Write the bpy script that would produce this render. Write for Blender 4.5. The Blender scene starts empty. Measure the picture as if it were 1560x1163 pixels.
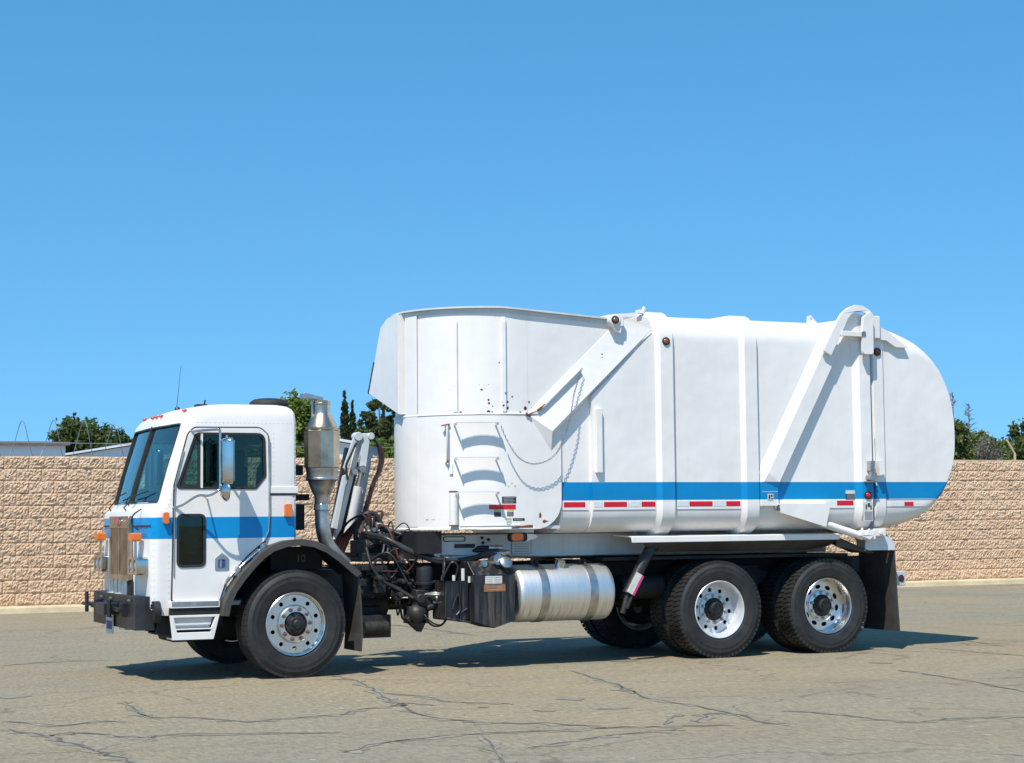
import bpy, bmesh, math, random
from mathutils import Vector, Matrix
from mathutils.geometry import tessellate_polygon
random.seed(7)
R_ = math.radians
SC = bpy.context.scene
COL = SC.collection

# ------------------------------------------------------------------ camera
def make_camera():
    yaw, pitch, roll = 0.432187, 0.075289, -0.010150
    f = Vector((math.sin(yaw)*math.cos(pitch), math.cos(yaw)*math.cos(pitch), math.sin(pitch)))
    r = Vector((math.cos(yaw), -math.sin(yaw), 0)); u = r.cross(f)
    r2 = r*math.cos(roll) + u*math.sin(roll); u2 = -r*math.sin(roll) + u*math.cos(roll)
    cd = bpy.data.cameras.new('camera'); co = bpy.data.objects.new('camera', cd); COL.objects.link(co)
    m = Matrix((( r2.x, u2.x, -f.x, -5.498275), (r2.y, u2.y, -f.y, -18.102044), (r2.z, u2.z, -f.z, 1.478430), (0, 0, 0, 1)))
    co.matrix_world = m
    cd.sensor_width = 36; cd.lens = 2800/1560*36; cd.clip_start = .1; cd.clip_end = 3000
    SC.camera = co
make_camera()

# ------------------------------------------------------------------ light
SUN = Vector((-.46, -.44, 1)).normalized()          # towards the sun
EL = math.asin(SUN.z); AZ = math.atan2(SUN.x, SUN.y)
W = bpy.data.worlds.new('World'); SC.world = W; W.use_nodes = True
wn = W.node_tree.nodes; wl = W.node_tree.links
sky = wn.new('ShaderNodeTexSky'); sky.sky_type = 'NISHITA'; sky.sun_disc = False
sky.sun_elevation = EL; sky.sun_rotation = AZ; sky.air_density = 1.0; sky.dust_density = 0.0; sky.ozone_density = 1.0
tcw = wn.new('ShaderNodeTexCoord'); mpw = wn.new('ShaderNodeMapping')          # dry clear air: less whitening towards the horizon
mpw.inputs['Location'].default_value = (0, 0, .22); mpw.inputs['Scale'].default_value = (1, 1, .80)
wl.new(tcw.outputs['Generated'], mpw.inputs[0]); wl.new(mpw.outputs[0], sky.inputs[0])
hs = wn.new('ShaderNodeHueSaturation'); hs.inputs['Hue'].default_value = .488; hs.inputs['Saturation'].default_value = 1.34; hs.inputs['Value'].default_value = 1.33
bg = wn['Background']; bg.inputs['Strength'].default_value = .13
wl.new(sky.outputs[0], hs.inputs['Color']); wl.new(hs.outputs[0], bg.inputs['Color'])
sd = bpy.data.lights.new('sun', 'SUN'); sd.energy = 4.8; sd.angle = R_(.5); sd.color = (1, .94, .85)
so = bpy.data.objects.new('sun', sd); COL.objects.link(so); so.location = (-30, -30, 60)
so.rotation_euler = (-SUN).to_track_quat('-Z', 'Y').to_euler()
SC.view_settings.view_transform = 'Standard'; SC.view_settings.look = 'None'
SC.view_settings.exposure = .25; SC.view_settings.gamma = 1; SC.view_settings.use_curve_mapping = False

# ------------------------------------------------------------------ materials
class NT:
    def __init__(s, name):
        s.m = bpy.data.materials.new(name); s.m.use_nodes = True
        s.n = s.m.node_tree.nodes; s.l = s.m.node_tree.links
        s.p = s.n['Principled BSDF']; s.out = s.n['Material Output']
    def node(s, t, **k):
        n = s.n.new(t)
        for a, v in k.items(): setattr(n, a, v)
        return n
    def link(s, a, b): s.l.new(a, b)
    def val(s, sock, v):
        if hasattr(v, 'is_output'): s.link(v, sock)
        else: sock.default_value = v
    def math(s, op, a, b=0., clamp=False):
        n = s.node('ShaderNodeMath', operation=op); n.use_clamp = clamp
        s.val(n.inputs[0], a); s.val(n.inputs[1], b); return n.outputs[0]
    def mix(s, fac, a, b, mode='MIX'):
        n = s.node('ShaderNodeMix', data_type='RGBA', blend_type=mode)
        s.val(n.inputs[0], fac); s.val(n.inputs[6], a if hasattr(a, 'is_output') else (*a[:3], 1)); s.val(n.inputs[7], b if hasattr(b, 'is_output') else (*b[:3], 1))
        return n.outputs[2]
    def coord(s, kind='Object', scale=None):
        t = s.node('ShaderNodeTexCoord').outputs[kind]
        if scale is None: return t
        mp = s.node('ShaderNodeMapping'); mp.inputs['Scale'].default_value = scale; s.link(t, mp.inputs[0]); return mp.outputs[0]
    def noise(s, vec, scale, detail=4, rough=.55):
        n = s.node('ShaderNodeTexNoise'); s.link(vec, n.inputs['Vector'])
        n.inputs['Scale'].default_value = scale; n.inputs['Detail'].default_value = detail; n.inputs['Roughness'].default_value = rough
        return n.outputs[0]
    def ramp(s, fac, a, b):
        n = s.node('ShaderNodeMapRange'); n.clamp = True; s.link(fac, n.inputs[0])
        n.inputs[1].default_value = a; n.inputs[2].default_value = b; return n.outputs[0]
    def bump(s, h, strength, dist=.02):
        n = s.node('ShaderNodeBump'); n.inputs['Strength'].default_value = strength; n.inputs['Distance'].default_value = dist
        s.link(h, n.inputs['Height']); s.link(n.outputs[0], s.p.inputs['Normal']); return n
    def base(s, c): s.val(s.p.inputs['Base Color'], c if hasattr(c, 'is_output') else (*c[:3], 1))
    def setp(s, **k):
        for a, v in k.items(): s.val(s.p.inputs[a.replace('_', ' ')], v)

def simple(name, c, rough=.5, metal=0., var=.25, vscale=6., bump=0., bscale=40., spec=None, coat=0.):
    t = NT(name); o = t.coord()
    n = t.noise(o, vscale, 5, .6)
    dark = tuple(x*(1-var) for x in c); lite = tuple(min(1, x*(1+var*.6)) for x in c)
    t.base(t.mix(t.ramp(n, .3, .7), dark, lite))
    t.setp(Roughness=rough, Metallic=metal)
    if coat: t.p.inputs['Coat Weight'].default_value = coat; t.p.inputs['Coat Roughness'].default_value = .08
    if spec is not None: t.p.inputs['Specular IOR Level'].default_value = spec
    if bump: t.bump(t.noise(o, bscale, 4), bump, .01)
    return t.m

WHITE = (.79, .755, .712); BLUE = (.0, .24, .54); RUST = (.11, .035, .015)
def paint(name, bands=(), rust=(), base=WHITE, dirt=.22, chips=True):
    t = NT(name); o = t.coord(); sp = t.node('ShaderNodeSeparateXYZ'); t.link(o, sp.inputs[0]); x, z = sp.outputs[0], sp.outputs[2]
    c = base
    for z0, z1, bc in bands:
        msk = t.math('MULTIPLY', t.math('GREATER_THAN', z, z0), t.math('LESS_THAN', z, z1))
        c = t.mix(msk, c, bc)
    # grime: soft mottling plus rain streaks
    n1 = t.ramp(t.noise(o, 1.3, 5, .6), .42, .72)
    n2 = t.ramp(t.noise(t.coord('Object', (9, 9, .7)), 1.6, 4, .6), .5, .8)
    g = t.math('ADD', t.math('MULTIPLY', n1, dirt), t.math('MULTIPLY', n2, dirt*.6))
    c = t.mix(g, c, t.mix(1., c, (.60, .61, .60), 'MULTIPLY'))
    for (x0, x1, z0, z1, thr, sc) in rust:
        v = t.node('ShaderNodeTexVoronoi'); v.inputs['Scale'].default_value = sc; t.link(o, v.inputs['Vector'])
        sz = t.node('ShaderNodeSeparateColor'); t.link(v.outputs['Color'], sz.inputs[0])
        hgt = t.node('ShaderNodeMapRange'); t.link(z, hgt.inputs[0]); hgt.inputs[1].default_value = z0; hgt.inputs[2].default_value = z1
        rad = t.math('SUBTRACT', t.math('MULTIPLY', sz.outputs[0], thr), t.math('MULTIPLY', hgt.outputs[0], thr*.85))
        wob = t.math('MULTIPLY', t.math('SUBTRACT', t.noise(o, 60, 2), .5), .25)
        spot = t.math('LESS_THAN', t.math('ADD', v.outputs['Distance'], wob), rad)
        bx = t.math('MULTIPLY', t.math('MULTIPLY', t.math('GREATER_THAN', x, x0), t.math('LESS_THAN', x, x1)),
                    t.math('MULTIPLY', t.math('GREATER_THAN', z, z0), t.math('LESS_THAN', z, z1)))
        c = t.mix(t.math('MULTIPLY', spot, bx), c, RUST)
    t.base(c)
    t.setp(Roughness=t.math('ADD', .3, t.math('MULTIPLY', n1, .2)))
    t.p.inputs['Coat Weight'].default_value = .10; t.p.inputs['Coat Roughness'].default_value = .15; t.p.inputs['Specular IOR Level'].default_value = .35
    h = t.math('ADD', t.math('MULTIPLY', t.noise(o, 2.2, 2), 1.), t.math('MULTIPLY', t.noise(o, 90, 2), .015))
    t.bump(h, .45, .03)
    return t.m

def glass(name, tint, ior=1.5, rough=.01):
    t = NT(name); t.n.remove(t.p)
    tr = t.node('ShaderNodeBsdfTransparent'); tr.inputs[0].default_value = (*tint, 1)
    gl = t.node('ShaderNodeBsdfGlossy'); gl.inputs['Roughness'].default_value = rough; gl.inputs[0].default_value = (.86, 1, .96, 1)
    fr = t.node('ShaderNodeFresnel'); fr.inputs[0].default_value = ior
    mx = t.node('ShaderNodeMixShader'); f = t.math('MULTIPLY', fr.outputs[0], 1.4, True)
    t.link(f, mx.inputs[0]); t.link(tr.outputs[0], mx.inputs[1]); t.link(gl.outputs[0], mx.inputs[2])
    t.link(mx.outputs[0], t.out.inputs[0]); return t.m

M = {}
M['cab'] = paint('cab_paint', [(1.335, 1.537, BLUE)], dirt=.12)
M['body'] = paint('body_paint', [(1.672, 1.860, (.0, .22, .49))], dirt=.19)
M['hopper'] = paint('hopper_paint', [], [(1.70, 2.52, 2.555, 2.82, .50, 21.), (1.95, 2.3, 2.7, 3.2, .34, 13.), (2.3, 2.75, 1.38, 1.5, .3, 14.)], dirt=.16)
M['white'] = paint('white_paint', [], dirt=.16)
M['wedge'] = paint('wedge_paint', [], [(3.27, 3.31, 3.0, 3.5, .42, 26.)], dirt=.08)
M['frame_white'] = paint('grimy_shaded_white', [], base=(.62, .63, .62), dirt=.5)  # grimy frame white; its grey also paints underside shade on the ladder treads
M['black'] = simple('black_steel', (.018, .018, .02), .45, 0, .5, 9, .2)
M['chassis'] = simple('chassis_black', (.010, .010, .011), .65, 0, .6, 7, .2)
M['greasy'] = simple('greasy_steel', (.035, .034, .032), .5, .3, .6, 14, .3)
M['rubber'] = simple('rubber', (.022, .021, .020), .72, 0, .35, 10, .2, 60)
M['fender'] = simple('fender_rubber', (.055, .05, .043), .6, 0, .35, 5, .15)
M['flap'] = simple('flap_rubber', (.05, .047, .043), .7, 0, .4, 4, .2)
M['hose'] = simple('hose_rubber', (.022, .022, .024), .42, 0, .4, 18)
M['redhose'] = simple('red_hose', (.075, .022, .018), .5, 0, .3, 18)
M['chrome'] = simple('chrome', (.60, .57, .53), .16, 1, .15, 5)
M['stain'] = simple('stainless', (.56, .46, .34), .34, 1, .4, 5)
M['steel'] = simple('bare_steel', (.50, .49, .47), .42, 1, .35, 8)
M['rust'] = simple('rust', (.17, .055, .022), .85, 0, .5, 20, .4)
M['amber'] = simple('amber_lens', (.75, .16, .012), .2, 0, .15, 30, coat=.6)
M['amberdim'] = simple('amber_brown_lens', (.30, .08, .015), .25, 0, .3, 40, coat=.6)
M['markeramber'] = simple('marker_amber', (.55, .10, .02), .25, 0, .15, 30, coat=.5)
M['red'] = simple('red_lens', (.55, .01, .012), .25, 0, .1, 20, coat=.5)
M['darkred'] = simple('dark_red_lens', (.07, .008, .012), .25, 0, .2, 20, coat=.5)
M['tape_red'] = simple('red_tape', (.60, .006, .02), .35, 0, .12, 30)
M['tape_white'] = simple('white_tape', (.66, .68, .68), .35, 0, .1, 30)
M['label_white'] = simple('white_label', (.62, .62, .56), .5, 0, .2, 12)
M['label_dark'] = simple('dark_label', (.035, .03, .035), .45, 0, .2, 30)
M['label_yellow'] = simple('yellow_label', (.55, .48, .16), .5, 0, .3, 30)
M['label_orange'] = simple('orange_label', (.33, .14, .045), .6, 0, .4, 22)
M['label_blue'] = simple('blue_print', (.03, .06, .25), .5, 0, .1, 22)
M['pink'] = simple('pink_label', (.6, .05, .18), .5, 0, .2, 22)
M['print_grey'] = simple('grey_print', (.28, .28, .29), .5, 0, .1, 22)
M['arm_shaded'] = paint('arm_white_shaded', [], base=(.60, .64, .65), dirt=.6)  # white arm, its blue-grey shade put into the base colour, plus dirt
M['grille_dark'] = simple('grille_shade', (.05, .038, .028), .6, 0, .3, 20)
M['chalk'] = simple('chalk', (.20, .19, .11), .9, 0, .4, 30)
M['seat'] = simple('seat_cloth', (.05, .055, .06), .9, 0, .3, 8)
M['inside'] = simple('cab_lining', (.46, .50, .48), .8, 0, .3, 5)
M['cloth'] = simple('cloth', (.50, .62, .46), .9, 0, .3, 6)
M['windshield'] = glass('windshield_glass', (.74, .97, .90), 1.40)
M['sideglass'] = glass('tinted_side_glass', (.62, .80, .70), 1.4)
M['darkglass'] = glass('dark_tinted_glass', (.33, .46, .41), 1.4)
M['headlamp'] = simple('headlamp_lens', (.55, .57, .58), .08, .6, .2, 30, coat=1)

def aluminium(name, rough, c=(.80, .80, .79), dirty=True):
    t = NT(name); o = t.coord()
    n = t.noise(t.coord('Object', (70, 2, 2)), 2., 3); n2 = t.noise(o, 6, 4)
    col = t.mix(t.ramp(n, .3, .7), tuple(v*.82 for v in c), c)
    if dirty:
        sp = t.node('ShaderNodeSeparateXYZ'); t.link(o, sp.inputs[0])
        st = t.ramp(t.noise(t.coord('Object', (26, 1, 2.4)), 1.4, 4, .65), .5, .72)
        low = t.node('ShaderNodeMapRange'); t.link(sp.outputs[2], low.inputs[0]); low.inputs[1].default_value = .68; low.inputs[2].default_value = .42; low.clamp = True
        d = t.math('MULTIPLY', st, low.outputs[0])
        col = t.mix(t.math('MULTIPLY', d, .9), col, (.06, .045, .03))
        t.setp(Roughness=t.math('ADD', rough, t.math('MULTIPLY', d, .4)), Metallic=t.math('SUBTRACT', 1., d))
    else: t.setp(Roughness=rough, Metallic=1.)
    t.base(col); t.bump(n, .04, .003); return t.m
M['tank'] = aluminium('brushed_aluminium', .50, (.86, .85, .82))
M['rim'] = aluminium('polished_rim', .27, (.78, .77, .75), dirty=False)
M['rimpaint'] = simple('painted_rim', (.68, .69, .69), .3, .35, .15, 12)
M['copper'] = simple('rusty_nut', (.32, .17, .12), .45, .6, .4, 60)

def tankbox_mat():
    t = NT('stained_black_tank'); o = t.coord('Object', (14, 14, 1.0))
    st = t.ramp(t.noise(o, 1.7, 5, .6), .48, .74); n = t.noise(t.coord(), 11, 4)
    c = t.mix(st, (.012, .013, .017), (.11, .09, .065)); c = t.mix(t.ramp(n, .66, .74), c, (.14, .055, .02))
    t.base(c); t.setp(Roughness=.38); return t.m
M['tankbox'] = tankbox_mat()

def tyre_mat():
    t = NT('tyre_rubber'); o = t.coord(); n = t.noise(o, 7, 5, .6); f = t.noise(o, 120, 3)
    t.base(t.mix(t.ramp(n, .35, .7), (.011, .011, .011), (.032, .029, .025))); t.setp(Roughness=.62); t.bump(f, .15, .004); return t.m
M['tyre'] = tyre_mat()

def asphalt_mat():
    t = NT('asphalt'); o = t.coord()
    big = t.noise(o, .16, 5, .6); mid = t.noise(o, .9, 5, .6); fine = t.noise(o, 55, 3, .7); grit = t.noise(o, 170, 2, .6)
    warm = (.408, .328, .205); cool = (.333, .308, .226)
    sp = t.node('ShaderNodeSeparateXYZ'); t.link(o, sp.inputs[0])
    c = t.mix(t.ramp(big, .38, .62), cool, warm)
    # wear bands along the driving direction
    band = t.noise(t.coord('Object', (.12, .9, 1)), 1.0, 5, .6)
    c = t.mix(t.math('MULTIPLY', t.ramp(band, .5, .7), .5), c, (.345, .285, .175))
    c = t.mix(t.math('MULTIPLY', t.ramp(mid, .55, .8), .35), c, (.235, .20, .14))
    pinkish = t.ramp(t.noise(o, .7, 4), .62, .75); c = t.mix(t.math('MULTIPLY', pinkish, .25), c, (.37, .26, .18))
    c = t.mix(t.math('MULTIPLY', t.ramp(fine, .35, .7), .5), c, (.20, .165, .11))
    c = t.mix(t.ramp(grit, .66, .76), c, (.52, .50, .44))
    c = t.mix(t.math('MULTIPLY', t.ramp(grit, .38, .30), .7), c, (.055, .05, .045))
    vs = t.node('ShaderNodeTexVoronoi'); vs.inputs['Scale'].default_value = 9.; t.link(o, vs.inputs['Vector']); vc = t.node('ShaderNodeSeparateColor'); t.link(vs.outputs['Color'], vc.inputs[0])
    spot = t.math('LESS_THAN', vs.outputs['Distance'], t.math('MULTIPLY', t.math('SUBTRACT', vc.outputs[0], .62), .55))
    c = t.mix(t.math('MULTIPLY', spot, .7), c, t.mix(t.math('GREATER_THAN', vc.outputs[1], .45), (.13, .115, .09), (.50, .47, .40)))
    g2 = t.noise(o, 16, 3, .7); c = t.mix(t.math('MULTIPLY', t.ramp(g2, .45, .62), .45), c, t.mix(1., c, (.76, .76, .77), 'MULTIPLY'))
    # hairline cracks: thin bands where warped cells meet
    wv = t.node('ShaderNodeVectorMath', operation='ADD'); nz = t.node('ShaderNodeTexNoise'); nz.inputs['Scale'].default_value = .9; nz.inputs['Detail'].default_value = 6
    t.link(o, nz.inputs['Vector']); sc = t.node('ShaderNodeVectorMath', operation='SCALE'); t.link(nz.outputs['Color'], sc.inputs[0]); sc.inputs['Scale'].default_value = 1.6
    t.link(o, wv.inputs[0]); t.link(sc.outputs[0], wv.inputs[1])
    v = t.node('ShaderNodeTexVoronoi', feature='DISTANCE_TO_EDGE'); v.inputs['Scale'].default_value = .33; t.link(wv.outputs[0], v.inputs['Vector'])
    ck = t.math('MULTIPLY', t.ramp(v.outputs['Distance'], .011, .003), t.ramp(t.noise(o, .45, 3), .41, .53))
    c = t.mix(t.math('MULTIPLY', ck, .5), c, (.12, .105, .08))
    agg = t.noise(t.coord('Object', (1, .35, 1)), 26, 4, .75); c = t.mix(t.math('MULTIPLY', t.ramp(agg, .40, .62), .55), t.mix(1., c, (.66, .67, .68), 'MULTIPLY'), t.mix(1., c, (1.22, 1.2, 1.18), 'MULTIPLY'))
    blot = t.noise(t.coord('Object', (.35, 1, 1)), 3.4, 5, .65); c = t.mix(t.math('MULTIPLY', t.ramp(blot, .52, .72), .55), c, t.mix(1., c, (.74, .76, .78), 'MULTIPLY'))
    pale = t.noise(t.coord('Object', (.3, .8, 1)), 1.7, 5, .6); c = t.mix(t.math('MULTIPLY', t.ramp(pale, .56, .72), .35), c, t.mix(1., c, (1.16, 1.14, 1.06), 'MULTIPLY'))
    pt = t.noise(t.coord('Object', (.6, 1, 1)), .55, 6, .7); c = t.mix(t.math('MULTIPLY', t.ramp(pt, .50, .66), .5), c, t.mix(1., c, (.78, .77, .80), 'MULTIPLY'))
    st = t.ramp(t.noise(o, 2.6, 3), .74, .80); c = t.mix(t.math('MULTIPLY', st, .5), c, (.09, .08, .07))
    t.base(c); t.setp(Roughness=.88); t.p.inputs['Specular IOR Level'].default_value = .25
    h = t.math('ADD', t.math('MULTIPLY', grit, .6), t.math('SUBTRACT', fine, t.math('MULTIPLY', ck, 1.5)))
    t.bump(h, .55, .006); return t.m
M['asphalt'] = asphalt_mat()
M['tar'] = simple('crack_filler', (.125, .113, .085), .8, 0, .5, 5, .4, 60)
M['tarwide'] = simple('worn_patch', (.235, .21, .155), .85, 0, .4, 6, .4, 60)
M['oil'] = simple('oil_stain', (.235, .21, .155), .6, 0, .3, 6)

def block_mat():
    t = NT('split_face_block'); o = t.coord('Object'); g = t.node('ShaderNodeNewGeometry')
    oi = t.node('ShaderNodeObjectInfo'); n = t.noise(g.outputs['Position'], 3.2, 5, .65); f = t.noise(g.outputs['Position'], 30, 4, .65)
    c = t.mix(t.ramp(n, .3, .72), (.55, .37, .235), (.68, .48, .315))
    c = t.mix(t.math('MULTIPLY', oi.outputs['Random'], .35), c, (.68, .49, .345))
    c = t.mix(t.math('MULTIPLY', t.ramp(f, .58, .78), .45), c, (.36, .23, .14))
    big = t.noise(g.outputs['Position'], .8, 4, .6); c = t.mix(t.math('MULTIPLY', t.ramp(big, .5, .7), .35), c, t.mix(1., c, (.84, .82, .80), 'MULTIPLY'))
    t.base(c); t.setp(Roughness=.95); t.p.inputs['Specular IOR Level'].default_value = .15
    t.bump(t.math('ADD', f, t.math('MULTIPLY', t.noise(g.outputs['Position'], 90, 3), .4)), .7, .02); return t.m
M['block'] = block_mat()
M['mortar'] = simple('mortar', (.46, .33, .22), .95, 0, .3, 8, .3)
M['kerb'] = simple('concrete_kerb', (.58, .47, .29), .9, 0, .22, 3, .3)
M['bldg'] = simple('white_siding', (.74, .75, .76), .6, 0, .08, 1)
M['roofedge'] = simple('roof_edge', (.16, .13, .12), .6, 0, .2, 2)
M['wire'] = simple('galvanised_wire', (.32, .33, .35), .45, .7, .2, 3)
M['dry'] = simple('dry_weeds', (.30, .22, .10), .9, 0, .4, 3)

def leaf_mat(name, a, b):
    t = NT(name); g = t.node('ShaderNodeNewGeometry'); r = g.outputs['Random Per Island']
    n = t.noise(t.coord(), .6, 3)
    c = t.mix(r, a, b); c = t.mix(t.math('MULTIPLY', t.ramp(n, .35, .65), .5), c, tuple(v*.7 for v in a))
    t.base(c); t.setp(Roughness=.6); t.p.inputs['Specular IOR Level'].default_value = .25
    tl = t.node('ShaderNodeBsdfTranslucent'); t.link(c, tl.inputs[0]); mx = t.node('ShaderNodeMixShader'); mx.inputs[0].default_value = .45
    t.link(t.p.outputs[0], mx.inputs[1]); t.link(tl.outputs[0], mx.inputs[2]); t.link(mx.outputs[0], t.out.inputs[0]); return t.m
M['bark'] = simple('bark', (.11, .08, .06), .9, 0, .4, 6, .4)

# ------------------------------------------------------------------ mesh tools
def fillet(pts, rad, n=4):
    """round the corners of a closed 2D polygon; rad is one radius or one per corner"""
    out = []; N = len(pts)
    for i, p in enumerate(pts):
        r = rad if isinstance(rad, (int, float)) else rad[i]
        p = Vector(p); a = Vector(pts[i-1]); b = Vector(pts[(i+1) % N])
        da, db = (a-p), (b-p); la, lb = da.length, db.length
        if r <= 0 or la < 1e-6 or lb < 1e-6: out.append(tuple(p)); continue
        da /= la; db /= lb; ang = da.angle(db)
        if ang > math.pi-.05: out.append(tuple(p)); continue
        d = min(r/math.tan(ang/2), la*.49, lb*.49)
        s, e = p+da*d, p+db*d
        for k in range(n+1):
            t = k/n; q = s*(1-t)**2 + p*2*t*(1-t) + e*t*t; out.append(tuple(q))
    return out
def offset(poly, d):
    """grow a closed 2D polygon by d"""
    N = len(poly); A = sum(poly[i][0]*poly[(i+1) % N][1]-poly[(i+1) % N][0]*poly[i][1] for i in range(N))
    s = 1 if A > 0 else -1; out = []
    for i in range(N):
        p0, p1, p2 = Vector(poly[i-1]), Vector(poly[i]), Vector(poly[(i+1) % N])
        e1 = (p1-p0); e2 = (p2-p1)
        if e1.length < 1e-7 or e2.length < 1e-7: out.append(tuple(p1)); continue
        n1 = Vector((e1.y, -e1.x)).normalized()*s; n2 = Vector((e2.y, -e2.x)).normalized()*s
        n = (n1+n2); L = n.length
        n = n/L if L > 1e-6 else n1
        c = max(.35, n.dot(n1)); out.append(tuple(p1+n*d/c))
    return out
def circ(cx, cy, r, n=16, ry=None, a0=0): return [(cx+r*math.cos(a0+2*math.pi*k/n), cy+(ry or r)*math.sin(a0+2*math.pi*k/n)) for k in range(n)]

class MB:
    def __init__(s): s.v = []; s.f = []; s.mi = []
    def add(s, v, f, mi=0):
        b = len(s.v); s.v += [tuple(p) for p in v]; s.f += [tuple(i+b for i in q) for q in f]; s.mi += [mi]*len(f); return s
    def box(s, x0, x1, y0, y1, z0, z1, mi=0):
        v = [(x, y, z) for x in (x0, x1) for y in (y0, y1) for z in (z0, z1)]
        return s.add(v, [(0, 1, 3, 2), (4, 6, 7, 5), (0, 4, 5, 1), (2, 3, 7, 6), (0, 2, 6, 4), (1, 5, 7, 3)], mi)
    @staticmethod
    def _m(axis, a, u, w): return (u, a, w) if axis == 'y' else (a, u, w) if axis == 'x' else (u, w, a)
    def prism(s, poly, a0, a1, axis='y', mi=0): return s.plate(poly, [], a0, a1, axis, mi)
    def plate(s, outer, holes, a0, a1, axis='y', mi=0):
        loops = [list(outer)]+[list(h) for h in holes]; flat = [p for L in loops for p in L]; n = len(flat)
        tris = tessellate_polygon([[Vector((p[0], p[1], 0)) for p in L] for L in loops])
        v = [s._m(axis, a0, *p) for p in flat]+[s._m(axis, a1, *p) for p in flat]
        f = [tuple(t) for t in tris]+[tuple(i+n for i in reversed(t)) for t in tris]; b = 0
        for L in loops:
            k = len(L)
            f += [(b+i, b+(i+1) % k, b+(i+1) % k+n, b+i+n) for i in range(k)]; b += k
        return s.add(v, f, mi)
    def rings(s, rings, closed=True, cap=True, mi=0, loop=False):
        n = len(rings[0]); v = [p for r in rings for p in r]; f = []; m = len(rings)
        for i in range(m if loop else m-1):
            j = (i+1) % m
            for k in range(n if closed else n-1):
                f.append((i*n+k, i*n+(k+1) % n, j*n+(k+1) % n, j*n+k))
        if cap and closed and not loop: f += [tuple(range(n))[::-1], tuple(range((m-1)*n, m*n))]
        return s.add(v, f, mi)
    def tube(s, path, r, n=8, cap=True, mi=0):
        P = [Vector(p) for p in path]; up = None; R = []
        for i, p in enumerate(P):
            t = (P[min(i+1, len(P)-1)]-P[max(i-1, 0)]).normalized()
            if up is None: up = t.orthogonal().normalized()
            else:
                up = up-t*up.dot(t); up = up.normalized() if up.length > 1e-5 else t.orthogonal().normalized()
            w = t.cross(up); rr = r[i] if isinstance(r, (list, tuple)) else r
            R.append([p+(up*math.cos(2*math.pi*k/n)+w*math.sin(2*math.pi*k/n))*rr for k in range(n)])
        return s.rings(R, True, cap, mi)
    def cyl(s, a, b, r0, r1=None, n=20, mi=0): return s.tube([a, b], [r0, r0 if r1 is None else r1], n, True, mi)
    def lathe(s, prof, c=(0, 0, 0), axis='y', n=48, mi=0, a0=0., closed=False):
        R = []
        for k in range(n):
            a = a0+2*math.pi*k/n; ca, sa = math.cos(a), math.sin(a)
            if axis == 'y': R.append([(c[0]+r*ca, c[1]+h, c[2]+r*sa) for r, h in prof])
            elif axis == 'z': R.append([(c[0]+r*ca, c[1]+r*sa, c[2]+h) for r, h in prof])
            else: R.append([(c[0]+h, c[1]+r*ca, c[2]+r*sa) for r, h in prof])
        return s.rings(R, closed, False, mi, loop=True)
    def beam(s, a, b, w, h, up=(0, 0, 1), mi=0, w1=None, h1=None):
        a, b = Vector(a), Vector(b); t = (b-a).normalized(); u = Vector(up); x = t.cross(u).normalized(); u = x.cross(t)
        w1 = w1 or w; h1 = h1 or h
        R = [[p+x*sx*ww/2+u*sz*hh/2 for sx, sz in ((-1, -1), (1, -1), (1, 1), (-1, 1))] for p, ww, hh in ((a, w, h), (b, w1, h1))]
        return s.rings(R, True, True, mi)
    def ball(s, c, r, n=10, mi=0, sc=(1, 1, 1)):
        prof = [(r*math.sin(math.pi*i/(n//2)), -r*math.cos(math.pi*i/(n//2))) for i in range(n//2+1)]
        R = [[(c[0]+a*math.cos(2*math.pi*k/n)*sc[0], c[1]+a*math.sin(2*math.pi*k/n)*sc[1], c[2]+h*sc[2]) for a, h in prof] for k in range(n)]
        return s.rings(R, False, False, mi, loop=True)
    def mesh(s, name, mats, smooth=None, recalc=True):
        me = bpy.data.meshes.new(name); me.from_pydata(s.v, [], s.f)
        for m in (mats if isinstance(mats, (list, tuple)) else [mats]): me.materials.append(M[m] if isinstance(m, str) else m)
        if any(s.mi): me.polygons.foreach_set('material_index', s.mi)
        if recalc:
            bm = bmesh.new(); bm.from_mesh(me); bmesh.ops.remove_doubles(bm, verts=bm.verts, dist=1e-5)
            bmesh.ops.recalc_face_normals(bm, faces=bm.faces); bm.to_mesh(me); bm.free()
        if smooth:
            me.polygons.foreach_set('use_smooth', [True]*len(me.polygons)); me.set_sharp_from_angle(angle=R_(smooth))
        me.update(); return me
    def build(s, name, mats, parent=None, smooth=None, bevel=0, label=None, kind=None, loc=None, recalc=True):
        o = bpy.data.objects.new(name, s.mesh(name, mats, smooth, recalc)); COL.objects.link(o)
        if parent: o.parent = parent
        if loc: o.location = loc
        if bevel:
            b = o.modifiers.new('bevel', 'BEVEL'); b.width = bevel; b.segments = 2; b.limit_method = 'ANGLE'; b.angle_limit = R_(35); b.harden_normals = False
        if label: o['label'] = label
        if kind: o['kind'] = kind
        return o
def thing(name, label, cat, loc=(0, 0, 0), group=None):
    o = bpy.data.objects.new(name, None); COL.objects.link(o); o.location = loc; o.empty_display_size = .3
    o['label'] = label; o['category'] = cat
    if group: o['group'] = group
    return o
def catenary(a, b, sag, n=12):
    a, b = Vector(a), Vector(b); return [a.lerp(b, k/n)-Vector((0, 0, sag*4*(k/n)*(1-k/n))) for k in range(n+1)]
def spline(pts, n=6):
    P = [Vector(p) for p in pts]; out = []
    for i in range(len(P)-1):
        p0, p1, p2, p3 = P[max(i-1, 0)], P[i], P[i+1], P[min(i+2, len(P)-1)]
        for k in range(n):
            t = k/n; out.append(.5*((2*p1)+(p2-p0)*t+(2*p0-5*p1+4*p2-p3)*t*t+(3*p1-p0-3*p2+p3)*t**3))
    return out+[P[-1]]

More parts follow.
